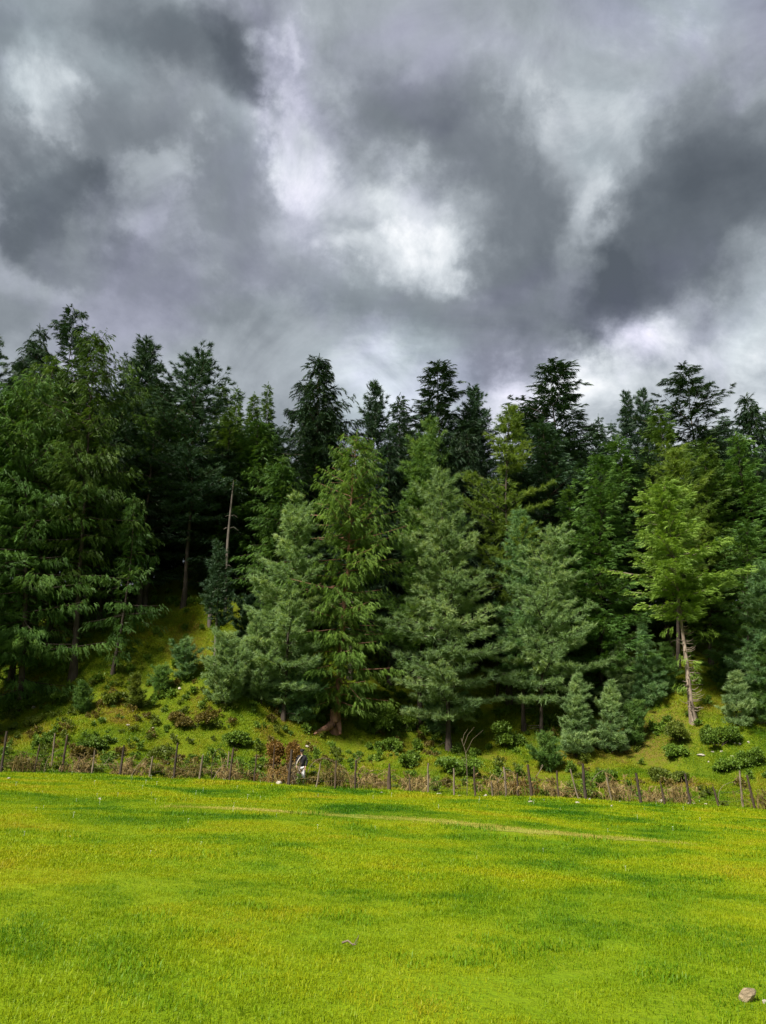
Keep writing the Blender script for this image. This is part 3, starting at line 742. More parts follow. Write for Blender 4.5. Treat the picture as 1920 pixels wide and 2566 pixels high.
# ------------------------------------------------------------------ young pines and shrubs
YP = [ # base, top, half width, needles, shape, label
 ((1245, 1636), (1246, 1460), 52, 'pine_pale', 'young', 'young pine right behind the fence, leftmost of the trio at right'),
 ((1322, 1626), (1318, 1472), 50, 'pine_pale', 'young', 'young pine in the middle of the trio behind the fence at right'),
 ((1372, 1612), (1372, 1525), 36, 'pine_green', 'bush', 'low spreading young pine, rightmost of the trio behind the fence'),
 ((1345, 1545), (1338, 1388), 48, 'pine_pale', 'young', 'young blue-green pine behind the trio, with a pointed top'),
 ((1395, 1530), (1388, 1352), 52, 'pine_blue', 'young', 'taller young pine left of the pale stubby trunk'),
 ((1440, 1500), (1438, 1392), 46, 'pine_green', 'young', 'young pine in shade just behind the pale stubby trunk'),
 ((1592, 1568), (1588, 1452), 50, 'pine_pale', 'young', 'bushy young pine on the grassy knoll at right'),
 ((1575, 1490), (1572, 1402), 38, 'pine_green', 'young', 'small pointed young pine above the bushy one on the knoll'),
 ((1185, 1668), (1184, 1598), 36, 'pine_green', 'bush', 'low round pine bush touching the fence line right of centre'),
 ((948, 1588), (952, 1415), 56, 'pine_blue', 'egg', 'dense young pine under the tall pale layered pine'),
 ((645, 1560), (655, 1400), 62, 'pine_blue', 'egg', 'dense blue-green young pine at the foot of the weeping spruce'),
 ((565, 1520), (560, 1350), 66, 'pine_pale', 'bush', 'bushy blue-green pine left of the weeping spruce'),
 ((487, 1528), (492, 1382), 66, 'pine_pale', 'bush', 'broad bushy pine leftmost of the thicket beside the gully'),
 ((600, 1450), (592, 1265), 58, 'pine_green', 'egg', 'bushy pine behind the thicket under the pale feathery pine'),
 ((545, 1410), (540, 1300), 52, 'pine_dark', 'bush', 'shaded pine bush at the top of the thicket'),
 ((398, 1468), (398, 1392), 34, 'pine_blue', 'bush', 'small round pine bush below the grey trunks'),
 ((348, 1498), (350, 1446), 24, 'pine_green', 'bush', 'tiny rounded pine on the slope below the gully'),
 ((292, 1530), (293, 1464), 24, 'leaf_lime', 'young', 'yellow-green sapling on the open slope at left'),
 ((180, 1540), (178, 1486), 25, 'pine_green', 'bush', 'small dark green pine standing alone on the left slope'),
]
for k, (b, t, hw, nd, shp, lab) in enumerate(YP):
    pos = hit(b[0] * VS, b[1] * VS, 41.5, 90)
    Ht = EYE + Z0 + vray(*t)[1] * pos.y - pos.z; Rad = hw * VS / F * pos.y * 0.92
    w, l = conifer(300 + k, 'pine', Ht, Rad, 0.04 * Ht, shp, 1.25, 0.33 if Ht > 2 else 0.26, (vray(*t)[0] * pos.y - pos.x, 0), spacing=0.42 if Ht > 2 else 0.26, gap=0.08, per=6, stubs=0, facing=True)
    tree_object('young_pine', pos, w, l, 'bark', nd, lab, 'young pines on the slope', 'young tree')

def shrub(seed, Rx, Hh, n=420, size=0.2, kind='leaf', lumps=8):
    rng = np.random.default_rng(seed)
    wood, leaf = MB(), MB()
    cs = np.stack([rng.uniform(-0.75, 0.75, lumps) * Rx, rng.uniform(-0.55, 0.55, lumps) * Rx, rng.uniform(0.15, 0.75, lumps) * Hh], 1)
    rs = rng.uniform(0.25, 0.62, lumps)
    for c in cs:
        q = np.array([c[0] * 0.2, c[1] * 0.2, -0.08])
        wood.tube(np.stack([q, (q + c) / 2 + rng.normal(0, 0.05, 3), c]), [0.025, 0.018, 0.008], 4, rng.uniform(), cap=False)
    w = rng.integers(0, lumps, n)
    d = rng.standard_normal((n, 3)); d /= np.linalg.norm(d, axis=1)[:, None]; d[:, 2] = np.where(d[:, 2] < -0.35, -d[:, 2], d[:, 2])
    P = cs[w] + d * (rs[w] * rng.uniform(0.3, 1.15, n) ** 0.6)[:, None] * np.array([Rx * 0.75, Rx * 0.75, Hh * 0.55])
    P[:, 2] = np.maximum(P[:, 2], 0.03)
    D = d + rng.normal(0, 0.4, (n, 3)); D[:, 2] += 0.25
    scatter(leaf, rng, kind, P, D, size * rng.uniform(0.7, 1.3, n), 1.0, np.clip(0.6 * rs[w] + 0.5 * rng.uniform(0, 1, n) - 0.1, 0, 1))
    return wood, leaf
SH = [ # base, half width, height px, leaves, label
 ((1095, 1612), 36, 46, 'leaf', 'round green shrub below the curved-trunk pine'),
 ((805, 1585), 46, 62, 'leaf', 'dark leafy shrub right of the reddish hollow trunk'),
 ((870, 1580), 30, 36, 'leaf', 'low dark shrub between the hollow trunk and the dense young pine'),
 ((1550, 1612), 40, 40, 'leaf', 'dense round shrub on the knoll right of the pale stubby trunk'),
 ((1470, 1600), 34, 40, 'leaf_lime', 'yellow-green shrub at the foot of the pale stubby trunk'),
 ((1456, 1635), 26, 24, 'leaf', 'low dark shrub in front of the pale stubby trunk'),
 ((1622, 1658), 22, 38, 'leaf', 'upright leafy shrub standing alone at the right edge'),
 ((1572, 1666), 26, 26, 'leaf', 'low shrub left of the upright one at the right edge'),
 ((1000, 1676), 58, 34, 'leaf', 'wide bright green bush behind the fence posts at centre'),
 ((410, 1576), 44, 38, 'leaf_brown', 'wide brownish bush on the slope left of the hollow trunk'),
 ((505, 1612), 34, 26, 'leaf', 'low green bush down the slope from the brownish one'),
 ((112, 1520), 32, 26, 'leaf', 'dark low bush in the shade on the left slope'),
 ((72, 1530), 26, 30, 'leaf', 'dark leafy bush beneath the drooping spruce'),
 ((25, 1545), 30, 40, 'leaf', 'dark leafy bush in the lower left corner of the wood'),
 ((240, 1520), 34, 24, 'leaf_lime', 'yellow-green bush between the lone small pine and the sapling'),
 ((60, 1570), 30, 18, 'leaf_lime', 'flat olive bush on the grass at far left'),
 ((205, 1620), 28, 24, 'leaf', 'dark weedy bush above the fence at left'),
 ((85, 1615), 22, 20, 'leaf', 'small weedy bush above the fence at far left'),
 ((607, 1676), 40, 66, 'leaf_rust', 'rust coloured bush at the fence beside the person'),
 ((178, 1650), 26, 34, 'leaf_brown', 'brown leafed bush behind the left posts'),
 ((838, 1622), 26, 22, 'leaf', 'dark little bush on the open slope at centre'),
 ((1445, 1690), 40, 26, 'leaf_lime', 'olive bush behind the fence at right'),
 ((1190, 1570), 30, 26, 'leaf', 'shaded low bush under the curved-trunk pine'),
 ((1300, 1700), 34, 30, 'leaf', 'green bush tangled in the fence right of the round pine bush'),
 ((880, 1660), 22, 26, 'leaf', 'small green bush behind the widest post'),
 ((355, 1640), 30, 22, 'leaf_lime', 'olive weedy bush above the fence left of the rust coloured one'),
]
for k, (b, hw, hh, nd, lab) in enumerate(SH):
    pos = hit(b[0] * VS, b[1] * VS, 41.0, 90)
    if pos.y < 41.3: pos = ground_at(b[0] * VS, 42.0)
    Rx = hw * VS / F * pos.y; Hh = hh * VS / F * pos.y
    w, l = shrub(400 + k, Rx, Hh, int(300 + 430 * Rx * Hh), 0.22)
    o = empty('shrub', pos, lab, 'shrub', 'shrubs on the slope')
    w.build('stem', M['bark'], o); l.build('foliage', M[nd], o)

# ------------------------------------------------------------------ fence
fence = empty('fence', ground_at(960, 40.0), 'rough fence of weathered uneven wooden stakes and wire along the meadow edge', 'fence')
FO = np.array(fence.location)
def fence_y(px): return 40.0 + 0.35 * math.sin(px * 0.011) - 0.0006 * (px - 960)
POSTS = [ # base x, top x, top y, width px, wood, extra distance (photo pixels)
 (6, 18, 1832, 6, 'wood_dark', 0), (89, 100, 1865, 3.5, 'wood_brown', 0), (132, 138.5, 1837, 4.5, 'wood_pale', 4.5), (158, 169, 1842, 6, 'wood_brown', 0),
 (198, 201, 1895, 3, 'wood_brown', 0), (232, 238, 1880, 3.5, 'wood_pale', 0), (302.6, 310.6, 1867, 5.5, 'wood_dark', 0), (375, 383, 1895, 4, 'wood_pale', 0),
 (438.5, 445, 1862, 5, 'wood_dark', 0), (502.6, 508.6, 1892, 5, 'wood_pale', 0), (577.5, 586, 1873, 5, 'wood_brown', 0), (568, 574, 1883, 4, 'wood_pale', 1.2),
 (639.6, 643, 1890, 4, 'wood_brown', 0), (685, 688, 1871, 3.5, 'wood_brown', 1.0), (724, 732, 1878, 7, 'wood_dark', 0), (793, 803, 1913, 4, 'wood_pale', 0),
 (840, 843, 1905, 5, 'wood_brown', 0), (889, 893, 1905, 5, 'wood_brown', 0.4), (975.6, 975.6, 1913, 10, 'wood_brown', 0), (1027, 1027, 1948, 4, 'wood_brown', 0),
 (1071.6, 1073, 1912, 4.5, 'wood_pale', 0.3), (1135, 1137, 1925, 4.5, 'wood_pale', 0), (1189, 1188, 1921, 5, 'wood_brown', 0), (1231, 1231, 1958, 3.5, 'wood_pale', 0.4),
 (1264.5, 1263, 1921.5, 5.5, 'wood_pale', 0), (1294, 1296, 1938, 4, 'wood_brown', 0), (1328, 1322, 1915.5, 6.5, 'wood_brown', 0), (1332, 1331, 1960, 3.5, 'wood_pale', 0.5),
 (1393.5, 1395.6, 1931, 4.5, 'wood_brown', 0), (1446.5, 1429.5, 1927, 4, 'wood_pale', 0), (1461, 1461, 1913.5, 7, 'wood_dark', 0), (1526.6, 1520, 1948, 4, 'wood_pale', 0),
 (1597, 1594, 1937, 6, 'wood_dark', 0), (1656, 1654, 1955, 5.5, 'wood_brown', 0), (1719.5, 1717, 1938.5, 6.5, 'wood_dark', 0), (1788, 1785, 1965, 5, 'wood_brown', 0),
 (1848, 1853.7, 1931, 5, 'wood_pale', 2.5), (1876.5, 1872, 1942, 5.5, 'wood_brown', 0)]
rng = np.random.default_rng(21)
post_tops = []
for (bx, tx, ty, wpx, wood, ex) in POSTS:
    Yp = fence_y(bx) + ex
    b = np.array(ground_at(bx, Yp)); t = np.array(at_Y(tx, ty, Yp)); b[2] -= 0.25
    r = wpx / F * Yp * 0.5
    m = 7; s = np.linspace(0, 1, m)[:, None]
    P = b * (1 - s) + t * s
    bow = rng.normal(0, 0.012, 2)
    P[:, 0] += bow[0] * np.sin(np.pi * s[:, 0]) + rng.normal(0, 0.008, m); P[:, 1] += bow[1] * np.sin(np.pi * s[:, 0])
    rad = r * np.linspace(1.12, 0.85, m) * (1 + 0.08 * rng.standard_normal(m))
    if wpx == 10: rad = r * np.array([1.25, 1.2, 1.1, 0.95, 0.8, 0.6, 0.4])
    if abs(bx - 1656) < 1 or abs(bx - 1788) < 1: rad[-2] *= 0.75; rad[-1] *= 0.2
    mb = MB(); mb.tube(P - FO, rad, 7, rng.uniform(), rng=rng, jit=0.10)
    if rng.uniform() < 0.35:                      # a knot or the stub of a side branch
        q = P[int(rng.integers(2, 6))] - FO; sd_ = rng.choice([-1, 1])
        mb.tube(np.stack([q, q + [sd_ * 0.10, -0.02, 0.05], q + [sd_ * rng.uniform(0.12, 0.3), -0.03, rng.uniform(0.02, 0.16)]]), [r * 0.5, r * 0.35, 0.006], 5, 0.5)
    mb.build('post', M[wood], fence, smooth=False)
    if ex == 0: post_tops.append((P[0], P[-1]))
wire_m = plain('rusty_wire', (0.06, 0.045, 0.035), (0.16, 0.13, 0.11), 30.0, 0.6)
for fr in (0.42, 0.68):
    mb = MB()
    pts_ = [b * (1 - fr) + t * fr - FO for b, t in post_tops]
    for a, b in zip(pts_[:-1], pts_[1:]):
        mid = (a + b) / 2 - np.array([0, 0, 0.05])
        mb.tube(np.stack([a, mid, b]), 0.004, 3, 0.5, cap=False)
    mb.build('wire', wire_m, fence)

# ------------------------------------------------------------------ dry brushwood tangled along the fence
def brush(seed, W, Hh, n, leaves=60, arch=0.5, stalk_r=0.010):
    rng = np.random.default_rng(seed); st, lf = MB(), MB()
    for k in range(n):
        b = np.array([rng.uniform(-W, W), rng.normal(0, 0.35), -0.05])
        h = Hh * rng.uniform(0.45, 1.1); sx = rng.normal(0, arch); sy = rng.normal(0, arch * 0.6)
        s = np.linspace(0, 1, 5)
        P = np.stack([b[0] + sx * s ** 1.6, b[1] + sy * s ** 1.6, b[2] + h * (s * 1.45 - 0.45 * s ** 2 * (1 + rng.uniform(0, 1.0)))], 1)
        P += rng.normal(0, 0.02, P.shape)
        st.tube(P, stalk_r * rng.uniform(0.6, 1.6) * np.linspace(1.2, 0.4, 5), 3, rng.uniform(), cap=False)
        m = int(leaves / n) + 1
        q = rng.uniform(0.35, 1, m)
        LP = np.stack([np.interp(q, s, P[:, i]) for i in range(3)], 1)
        D = rng.standard_normal((m, 3)) * 0.6; D[:, 2] -= 0.9
        scatter(lf, rng, 'spruce', LP, D, rng.uniform(0.12, 0.30, m), 1.5)
    return st, lf
BR = [ # centre px, half width px, height px, distance, leaf, label
 (70, 60, 55, 41.2, 'leaf_brown', 'brown weed thicket at the far left end of the fence'),
 (200, 45, 50, 41.0, 'straw', 'dry weeds behind the third group of left posts'),
 (330, 60, 48, 41.2, 'straw', 'pale dry weeds between the left dark posts'),
 (460, 55, 42, 41.3, 'leaf_brown', 'thin brown weeds left of the arched dead branches'),
 (580, 45, 55, 41.0, 'straw', 'dry stalks hanging over the arched dead branches'),
 (690, 50, 55, 41.4, 'leaf_rust', 'reddish brown brushwood left of the person'),
 (850, 60, 70, 41.2, 'leaf_brown', 'thick brown brushwood right of the person'),
 (930, 45, 60, 41.0, 'straw', 'tangled brown brushwood left of the widest post'),
 (1040, 45, 55, 41.1, 'straw', 'dry weeds right of the widest post'),
 (1240, 40, 62, 41.2, 'straw', 'drooping straw tangle left of the white-topped post'),
 (1305, 40, 60, 41.0, 'leaf_rust', 'rusty tangle between the pale posts right of centre'),
 (1385, 35, 45, 41.1, 'straw', 'dry straw below the round pine bush'),
 (1540, 55, 70, 41.2, 'straw', 'large hanging straw heap between the two darkest posts'),
 (1690, 45, 60, 41.2, 'straw', 'dry straw heap left of the dark post at right'),
 (1900, 45, 62, 41.6, 'leaf_brown', 'brown brush at the right end of the fence'),
 (1620, 30, 40, 41.0, 'straw', 'small straw tangle behind the pointed post'),
]
for k, (cx_, hw, hh, Yb, nd, lab) in enumerate(BR):
    pos = ground_at(cx_, Yb)
    st, lf = brush(500 + k, hw / F * Yb * 0.6, hh / F * Yb * 1.05, 16 + int(hw * 0.6), int(3.6 * hw), 0.6)
    o = empty('brushwood', pos, lab, 'brushwood', 'dry brushwood along the fence')
    st.build('stalks', M['straw'], o); lf.build('dry_leaves', M[nd], o)
DB = [ # polyline in photo pixels, radius px, wood, distance, label
 ([(112, 1918), (118, 1900), (135, 1885), (152, 1876)], 1.8, 'wood_pale', 39.8, 'bent dead branch leaning beside the fourth post'),
 ([(326, 1936), (345, 1918), (366, 1896)], 1.6, 'wood_pale', 39.7, 'pale dead branch slanting up at the left posts'),
 ([(260, 1918), (275, 1898)], 1.8, 'wood_pale', 39.9, 'short pale stick propped between left posts'),
 ([(531, 1934), (531, 1910), (536, 1890), (546, 1876), (562, 1878), (570, 1900)], 2.0, 'wood_brown', 39.8, 'brown dead branch bent over like a hoop'),
 ([(532, 1936), (552, 1922), (566, 1917), (584, 1917)], 2.2, 'wood_pale', 39.6, 'pale dead branch lying across the foot of the hoop'),
 ([(772, 1935), (780, 1915), (795, 1903), (812, 1899), (826, 1902), (846, 1913), (864, 1922)], 1.8, 'wood_pale', 40.4, 'long arched dead branch right of the person'),
 ([(892, 1964), (905, 1948), (925, 1934), (948, 1928), (956, 1932)], 1.8, 'wood_brown', 40.2, 'arched dead branch ending at the widest post'),
 ([(890, 1906), (902, 1900), (892, 1892)], 1.5, 'wood_pale', 40.2, 'forked pale twig on top of a brown post'),
 ([(1170, 1975), (1171, 1935), (1168, 1885), (1158, 1858), (1156, 1850)], 1.8, 'wood_pale', 40.6, 'tall bare forked sapling standing by the fence'),
 ([(1345, 1945), (1362, 1918), (1358, 1915), (1352, 1935)], 2.0, 'wood_pale', 40.9, 'folded pale reed in front of the round pine bush'),
 ([(1484, 1956), (1500, 1936), (1512, 1930), (1520, 1938), (1530, 1962)], 1.6, 'wood_pale', 40.2, 'thin arched stalk right of the darkest post'),
 ([(1573, 2004), (1582, 1985), (1584, 1965), (1576, 1938)], 1.5, 'wood_brown', 39.8, 'curved dark stem left of the pole at right'),
 ([(1799, 2012), (1800, 1985), (1812, 1968), (1828, 1961), (1842, 1959)], 1.6, 'wood_pale', 39.9, 'pale arched stalk near the right end of the fence'),
 ([(1246, 1962), (1262, 1926), (1280, 1930), (1290, 1940)], 1.7, 'wood_pale', 40.3, 'crooked pale twig tied across the white-topped post'),
 ([(1460, 2004), (1452, 1990), (1456, 1972)], 1.5, 'wood_brown', 39.7, 'short stick leaning on the darkest post'),
]
for (pl, rpx, wd_, Yb, lab) in DB:
    P = np.array([list(at_Y(x, y, Yb + 0.04 * i)) for i, (x, y) in enumerate(pl)])
    g0 = float(H(P[0][0], P[0][1])); P[0][2] = min(P[0][2], g0 - 0.02) if P[0][2] - g0 < 0.5 else P[0][2]
    s = np.arange(len(P)); q = np.linspace(0, len(P) - 1, 3 * len(P))
    PP = np.stack([np.interp(q, s, P[:, i]) for i in range(3)], 1)
    for _ in range(2): PP[1:-1] = 0.5 * PP[1:-1] + 0.25 * (PP[:-2] + PP[2:])
    org = PP[0].copy()
    mb = MB(); mb.tube(PP - org, 0.45 * rpx / F * Yb * np.linspace(1, 0.45, len(PP)), 5, 0.5)
    if 'forked sapling' in lab:
        for (fr, ox, oz) in ((0.55, 0.9, 1.1), (0.7, 0.55, 0.9), (0.3, -0.35, 0.7), (0.85, 0.3, 0.6)):
            a = PP[int(fr * (len(PP) - 1))] - org
            mb.tube(np.stack([a, a + [ox * 0.4, 0, oz * 0.6], a + [ox, 0, oz]]), [0.010, 0.007, 0.004], 4, 0.5)
    o = mb.build('dead_branch', M[wd_], None, loc=Vector(org)); tag(o, lab, 'branch', 'dead branches along the fence')

# ------------------------------------------------------------------ stones
def stone_mesh(seed, sx, sy, sz):
    import bmesh
    rng = np.random.default_rng(seed)
    planes = [(lambda q: q / np.linalg.norm(q))(rng.standard_normal(3)) for _ in range(9)]
    planes = [(q, rng.uniform(0.5, 0.85)) for q in planes]
    bm = bmesh.new(); bmesh.ops.create_icosphere(bm, subdivisions=3, radius=1.0)
    for v in bm.verts:
        c = np.array(v.co); n = 0
        for f in (1.3, 2.7, 5.5): n += math.sin(c[0] * f + seed) * math.sin(c[1] * f * 1.1 + seed * 2) * math.cos(c[2] * f + seed * 3) / f
        c = c * (1 + 0.38 * n); c = np.sign(c) * np.abs(c) ** 0.82
        for pn, pd in planes:
            q = float(c @ pn) - pd
            if q > 0: c = c - pn * q * 0.85
        v.co = (c[0] * sx, c[1] * sy, c[2] * sz)
    me = bpy.data.meshes.new('stone'); bm.to_mesh(me); bm.free()
    return me
ST = [ # px, py (base), width px, height px, material, label, fixed distance
 (700, 1962, 25, 14, 'stone', 'large pale rock on the grass left of the person', 39.4),
 (1875, 2512, 44, 33, 'stone_sand', 'rough sandy rock in the foreground grass', None),
 (1918, 2518, 12, 9, 'stone', 'pale stone cut by the right edge in the foreground', None),
 (1330, 2012, 15, 7, 'stone', 'slanted pale stone on the meadow before the leaning post', None),
 (1448, 2014, 16, 6, 'stone', 'flat white stone on the meadow before the darkest post', None),
 (1533, 2022, 9, 5, 'stone', 'small white stone on the meadow right of the flat one', None),
 (1646, 1998, 20, 12, 'stone', 'big white stone behind the pointed post', 41.0),
 (1712, 2000, 14, 9, 'stone', 'white stone beside the dark post at right', 40.8),
 (1728, 1982, 13, 7, 'stone', 'white stone behind the dark post at right', 43.5),
 (1757, 1983, 12, 8, 'stone', 'white stone right of the dark post at right', 43.0),
 (1786, 1995, 12, 7, 'stone', 'white stone at the second pointed post', 41.5),
 (1543, 2004, 12, 6, 'stone', 'white stone under the hanging straw heap', 40.2),
 (1447, 1994, 13, 8, 'stone', 'white stone at the foot of the darkest post', 41.2),
 (1420, 2000, 14, 5, 'stone', 'flat white stone left of the darkest post', 40.6),
 (1469, 2004, 12, 9, 'stone_grey', 'brown stone at the right foot of the darkest post', 39.6),
 (22, 1953, 11, 6, 'stone', 'small pale stone on the meadow at far left', None),
 (250, 2003, 9, 4, 'stone', 'tiny white stone on the left meadow', None),
 (1100, 1980, 18, 7, 'stone', 'flat pale rocks edge at the fence at centre', 39.3),
 (1150, 1978, 10, 5, 'stone', 'small pale stone right of the flat rock at the fence', 39.5),
 (1213, 1977, 14, 8, 'stone', 'rounded grey-white stone under the straw tangle', 40.3),
 (957, 1988, 10, 4, 'stone', 'small white stone on the grass below the widest post', None),
 (1836, 2014, 9, 5, 'stone', 'small white stone near the right end of the fence', 39.2),
 (1678, 2022, 10, 4, 'stone', 'flat pale stone on the meadow at right', None),
 (1758, 1895, 20, 7, 'stone', 'long flat white stone on the grassy knoll', None),
 (1830, 1858, 8, 6, 'stone', 'white stone uppermost left on the knoll', None),
 (1842, 1864, 8, 6, 'stone', 'white stone second in the knoll row', None),
 (1854, 1867, 11, 5, 'stone', 'oblong white stone third in the knoll row', None),
 (1877, 1862, 8, 5, 'stone', 'white stone last in the knoll row', None),
 (1786, 1886, 9, 4, 'stone', 'white stone right above the long flat one', None),
 (1835, 1898, 10, 7, 'stone', 'white stone behind the low shrub at right', None),
 (1808, 1885, 7, 4, 'stone', 'tiny white stone in the middle of the knoll', None),
 (1776, 1911, 7, 4, 'stone', 'tiny white stone lowest on the knoll', None),
 (1897, 1877, 8, 5, 'stone', 'white stone above the upright shrub at right', None),
 (85, 1776, 16, 9, 'stone_grey', 'grey stone in the shade on the left slope', None),
 (450, 1728, 13, 7, 'stone', 'pale stone beside the small round pine bush', None),
 (320, 1820, 11, 5, 'stone', 'white stone on the weedy slope at left', None),
 (384, 1826, 9, 5, 'stone', 'white stone right of the one on the weedy slope', None),
 (262, 1802, 7, 4, 'stone', 'tiny white stone up the weedy slope', None),
 (770, 1872, 13, 6, 'stone', 'pale stone on the slope above the person', None),
]
for k, (px, py, w_, h_, mt, lab, Yf) in enumerate(ST):
    pos = hit(px, py, 4, 90) if Yf is None else ground_at(px, Yf)
    sx = w_ / F * pos.y * 0.5; sz = h_ / F * pos.y * 0.62
    me = stone_mesh(57 if k == 1 else k + 1, sx, sx * 0.8, sz); me.materials.append(M[mt])
    if False: me.polygons.foreach_set('use_smooth', np.zeros(len(me.polygons), bool))
    o = bpy.data.objects.new('stone', me); COL.objects.link(o)
    o.location = pos + Vector((0, 0, sz * 0.40)); o.rotation_euler = (0, 0, hash_(px, py) * 3)
    tag(o, lab, 'stone', 'stones around the fence and slope')
# litter on the meadow
tw = hit(858, 2372, 4, 30)
mb = MB(); mb.tube(np.array([[0, 0, 0.03], [0.05, -0.02, 0.05], [0.10, -0.05, 0.02]]), [0.011, 0.009, 0.005], 5, 0.5); mb.tube(np.array([[0.10, -0.05, 0.02], [0.13, 0.0, 0.06], [0.145, 0.0, 0.09]]), [0.006, 0.004, 0.002], 4, 0.5)
mb.tube(np.array([[0.09, -0.04, 0.03], [0.12, -0.08, 0.03], [0.14, -0.1, 0.06]]), [0.006, 0.004, 0.002], 4, 0.5)
o = mb.build('twig', M['wood_pale'], None, loc=tw); tag(o, 'pale broken twig lying in the foreground grass', 'twig')

# ------------------------------------------------------------------ person
def skin_mesh(name, verts, edges, mat, parent, sub=2, root=0):
    me = bpy.data.meshes.new(name)
    me.from_pydata([v[:3] for v in verts], edges, [])
    o = bpy.data.objects.new(name, me); COL.objects.link(o)
    sm = o.modifiers.new('skin', 'SKIN'); sm.use_smooth_shade = True
    for i, v in enumerate(verts):
        sv = me.skin_vertices[0].data[i]
        sv.radius = (v[3], v[4] if len(v) > 4 else v[3]); sv.use_root = (i == root)
    ss = o.modifiers.new('sub', 'SUBSURF'); ss.levels = sub; ss.render_levels = sub
    dg = bpy.context.evaluated_depsgraph_get(); dg.update()
    m2 = bpy.data.meshes.new_from_object(o.evaluated_get(dg))
    bpy.data.objects.remove(o)
    m2.materials.clear(); m2.materials.append(mat)
    o2 = bpy.data.objects.new(name, m2); COL.objects.link(o2); o2.parent = parent
    return o2
skin = plain('skin', (0.33, 0.20, 0.13), (0.42, 0.26, 0.17), 20, 0.6)
black_cloth = plain('black_cloth', (0.008, 0.008, 0.010), (0.020, 0.018, 0.022), 30, 0.8)
white_cloth = plain('white_cloth', (0.62, 0.60, 0.60), (0.78, 0.76, 0.75), 12, 0.85)
shawl_cloth = plain('grey_shawl_cloth', (0.36, 0.33, 0.28), (0.55, 0.51, 0.44), 12, 0.9)
shoe_m = plain('shoe_leather', (0.03, 0.02, 0.015), (0.06, 0.045, 0.03), 20, 0.5)
pp = ground_at(757, 42.2)
person = empty('person', pp, 'person in black cap and black jacket with white trousers standing behind the fence', 'person', rz=R_(-12))
# y < 0 faces the camera
bv = [(0, 0, 0.92, .13, .10), (0, 0, 1.10, .13, .10), (0, -0.01, 1.30, .17, .10), (0, 0.0, 1.43, .09, .08), (0, -0.01, 1.50, .055, .06), (0, -0.015, 1.57, .072, .085), (0, -0.02, 1.66, .078, .098), (0, -0.015, 1.725, .05, .06),
      (0.09, 0, 0.86, .088), (0.10, -0.03, 0.48, .058), (0.10, 0.02, 0.08, .042), (0.115, -0.12, 0.04, .040, .03),
      (-0.09, 0, 0.86, .088), (-0.11, -0.10, 0.49, .058), (-0.12, -0.02, 0.09, .042), (-0.14, -0.16, 0.045, .040, .03),
      (0.19, 0, 1.40, .058), (0.25, 0.02, 1.13, .044), (0.23, -0.10, 0.90, .032), (0.225, -0.13, 0.83, .036, .018),
      (-0.19, 0, 1.40, .058), (-0.26, 0.0, 1.14, .044), (-0.22, -0.17, 0.97, .032), (-0.20, -0.23, 0.92, .036, .018)]
be = [(0, 1), (1, 2), (2, 3), (3, 4), (4, 5), (5, 6), (6, 7), (0, 8), (8, 9), (9, 10), (10, 11), (0, 12), (12, 13), (13, 14), (14, 15), (2, 16), (16, 17), (17, 18), (18, 19), (2, 20), (20, 21), (21, 22), (22, 23)]
for hand, sgn in ((19, 1), (23, -1)):
    hx, hy, hz = bv[hand][:3]
    for f in range(4):
        n0 = len(bv); ox = (f - 1.5) * 0.017; L = (0.062, 0.072, 0.068, 0.052)[f]
        bv += [(hx + ox, hy - 0.012, hz - 0.03, .009), (hx + ox, hy - 0.03, hz - 0.03 - L * 0.55, .008), (hx + ox * 0.9, hy - 0.02, hz - 0.03 - L, .007)]
        be += [(hand, n0), (n0, n0 + 1), (n0 + 1, n0 + 2)]
    n0 = len(bv); bv += [(hx - sgn * 0.035, hy - 0.02, hz + 0.0, .010), (hx - sgn * 0.05, hy - 0.04, hz - 0.035, .008)]
    be += [(hand, n0), (n0, n0 + 1)]
body = skin_mesh('body', bv, be, skin, person)
skin_mesh('jacket', [(0, 0, 0.80, .17, .13), (0, 0, 0.95, .175, .135), (0, 0, 1.12, .17, .13), (0, -0.01, 1.30, .20, .13), (0, 0, 1.43, .115, .10), (0, 0, 1.49, .085, .08),
      (0.20, 0, 1.40, .078), (0.265, 0.02, 1.13, .064), (0.24, -0.10, 0.93, .050), (-0.20, 0, 1.40, .078), (-0.275, 0, 1.14, .064), (-0.23, -0.16, 0.99, .050)],
      [(0, 1), (1, 2), (2, 3), (3, 4), (4, 5), (3, 6), (6, 7), (7, 8), (3, 9), (9, 10), (10, 11)], black_cloth, person)
skin_mesh('trousers', [(0, 0, 0.93, .155, .12), (0.095, 0, 0.84, .115), (0.105, -0.03, 0.48, .090), (0.105, 0.02, 0.12, .080), (-0.095, 0, 0.84, .115), (-0.115, -0.10, 0.49, .090), (-0.125, -0.02, 0.13, .080)],
      [(0, 1), (1, 2), (2, 3), (0, 4), (4, 5), (5, 6)], white_cloth, person)
skin_mesh('shawl', [(0.06, -0.10, 1.46, .05, .03), (-0.05, -0.13, 1.36, .07, .03), (-0.16, -0.14, 1.20, .09, .035), (-0.24, -0.12, 1.02, .10, .04), (-0.27, -0.10, 0.86, .07, .03)],
      [(0, 1), (1, 2), (2, 3), (3, 4)], shawl_cloth, person)
for (x, y, z) in ((0.11, -0.04, 0.045), (-0.13, -0.08, 0.05)):
    skin_mesh('shoe', [(x, y + 0.09, z, .048, .045), (x, y - 0.02, z, .050, .042), (x, y - 0.13, z - 0.01, .045, .032)], [(0, 1), (1, 2)], shoe_m, person, 2)
mb = MB()
th = np.linspace(0, 2 * np.pi, 18, endpoint=False)
rings = [(1.655, .098, .118), (1.69, .102, .122), (1.73, .092, .110), (1.765, .062, .075), (1.778, .01, .012)]
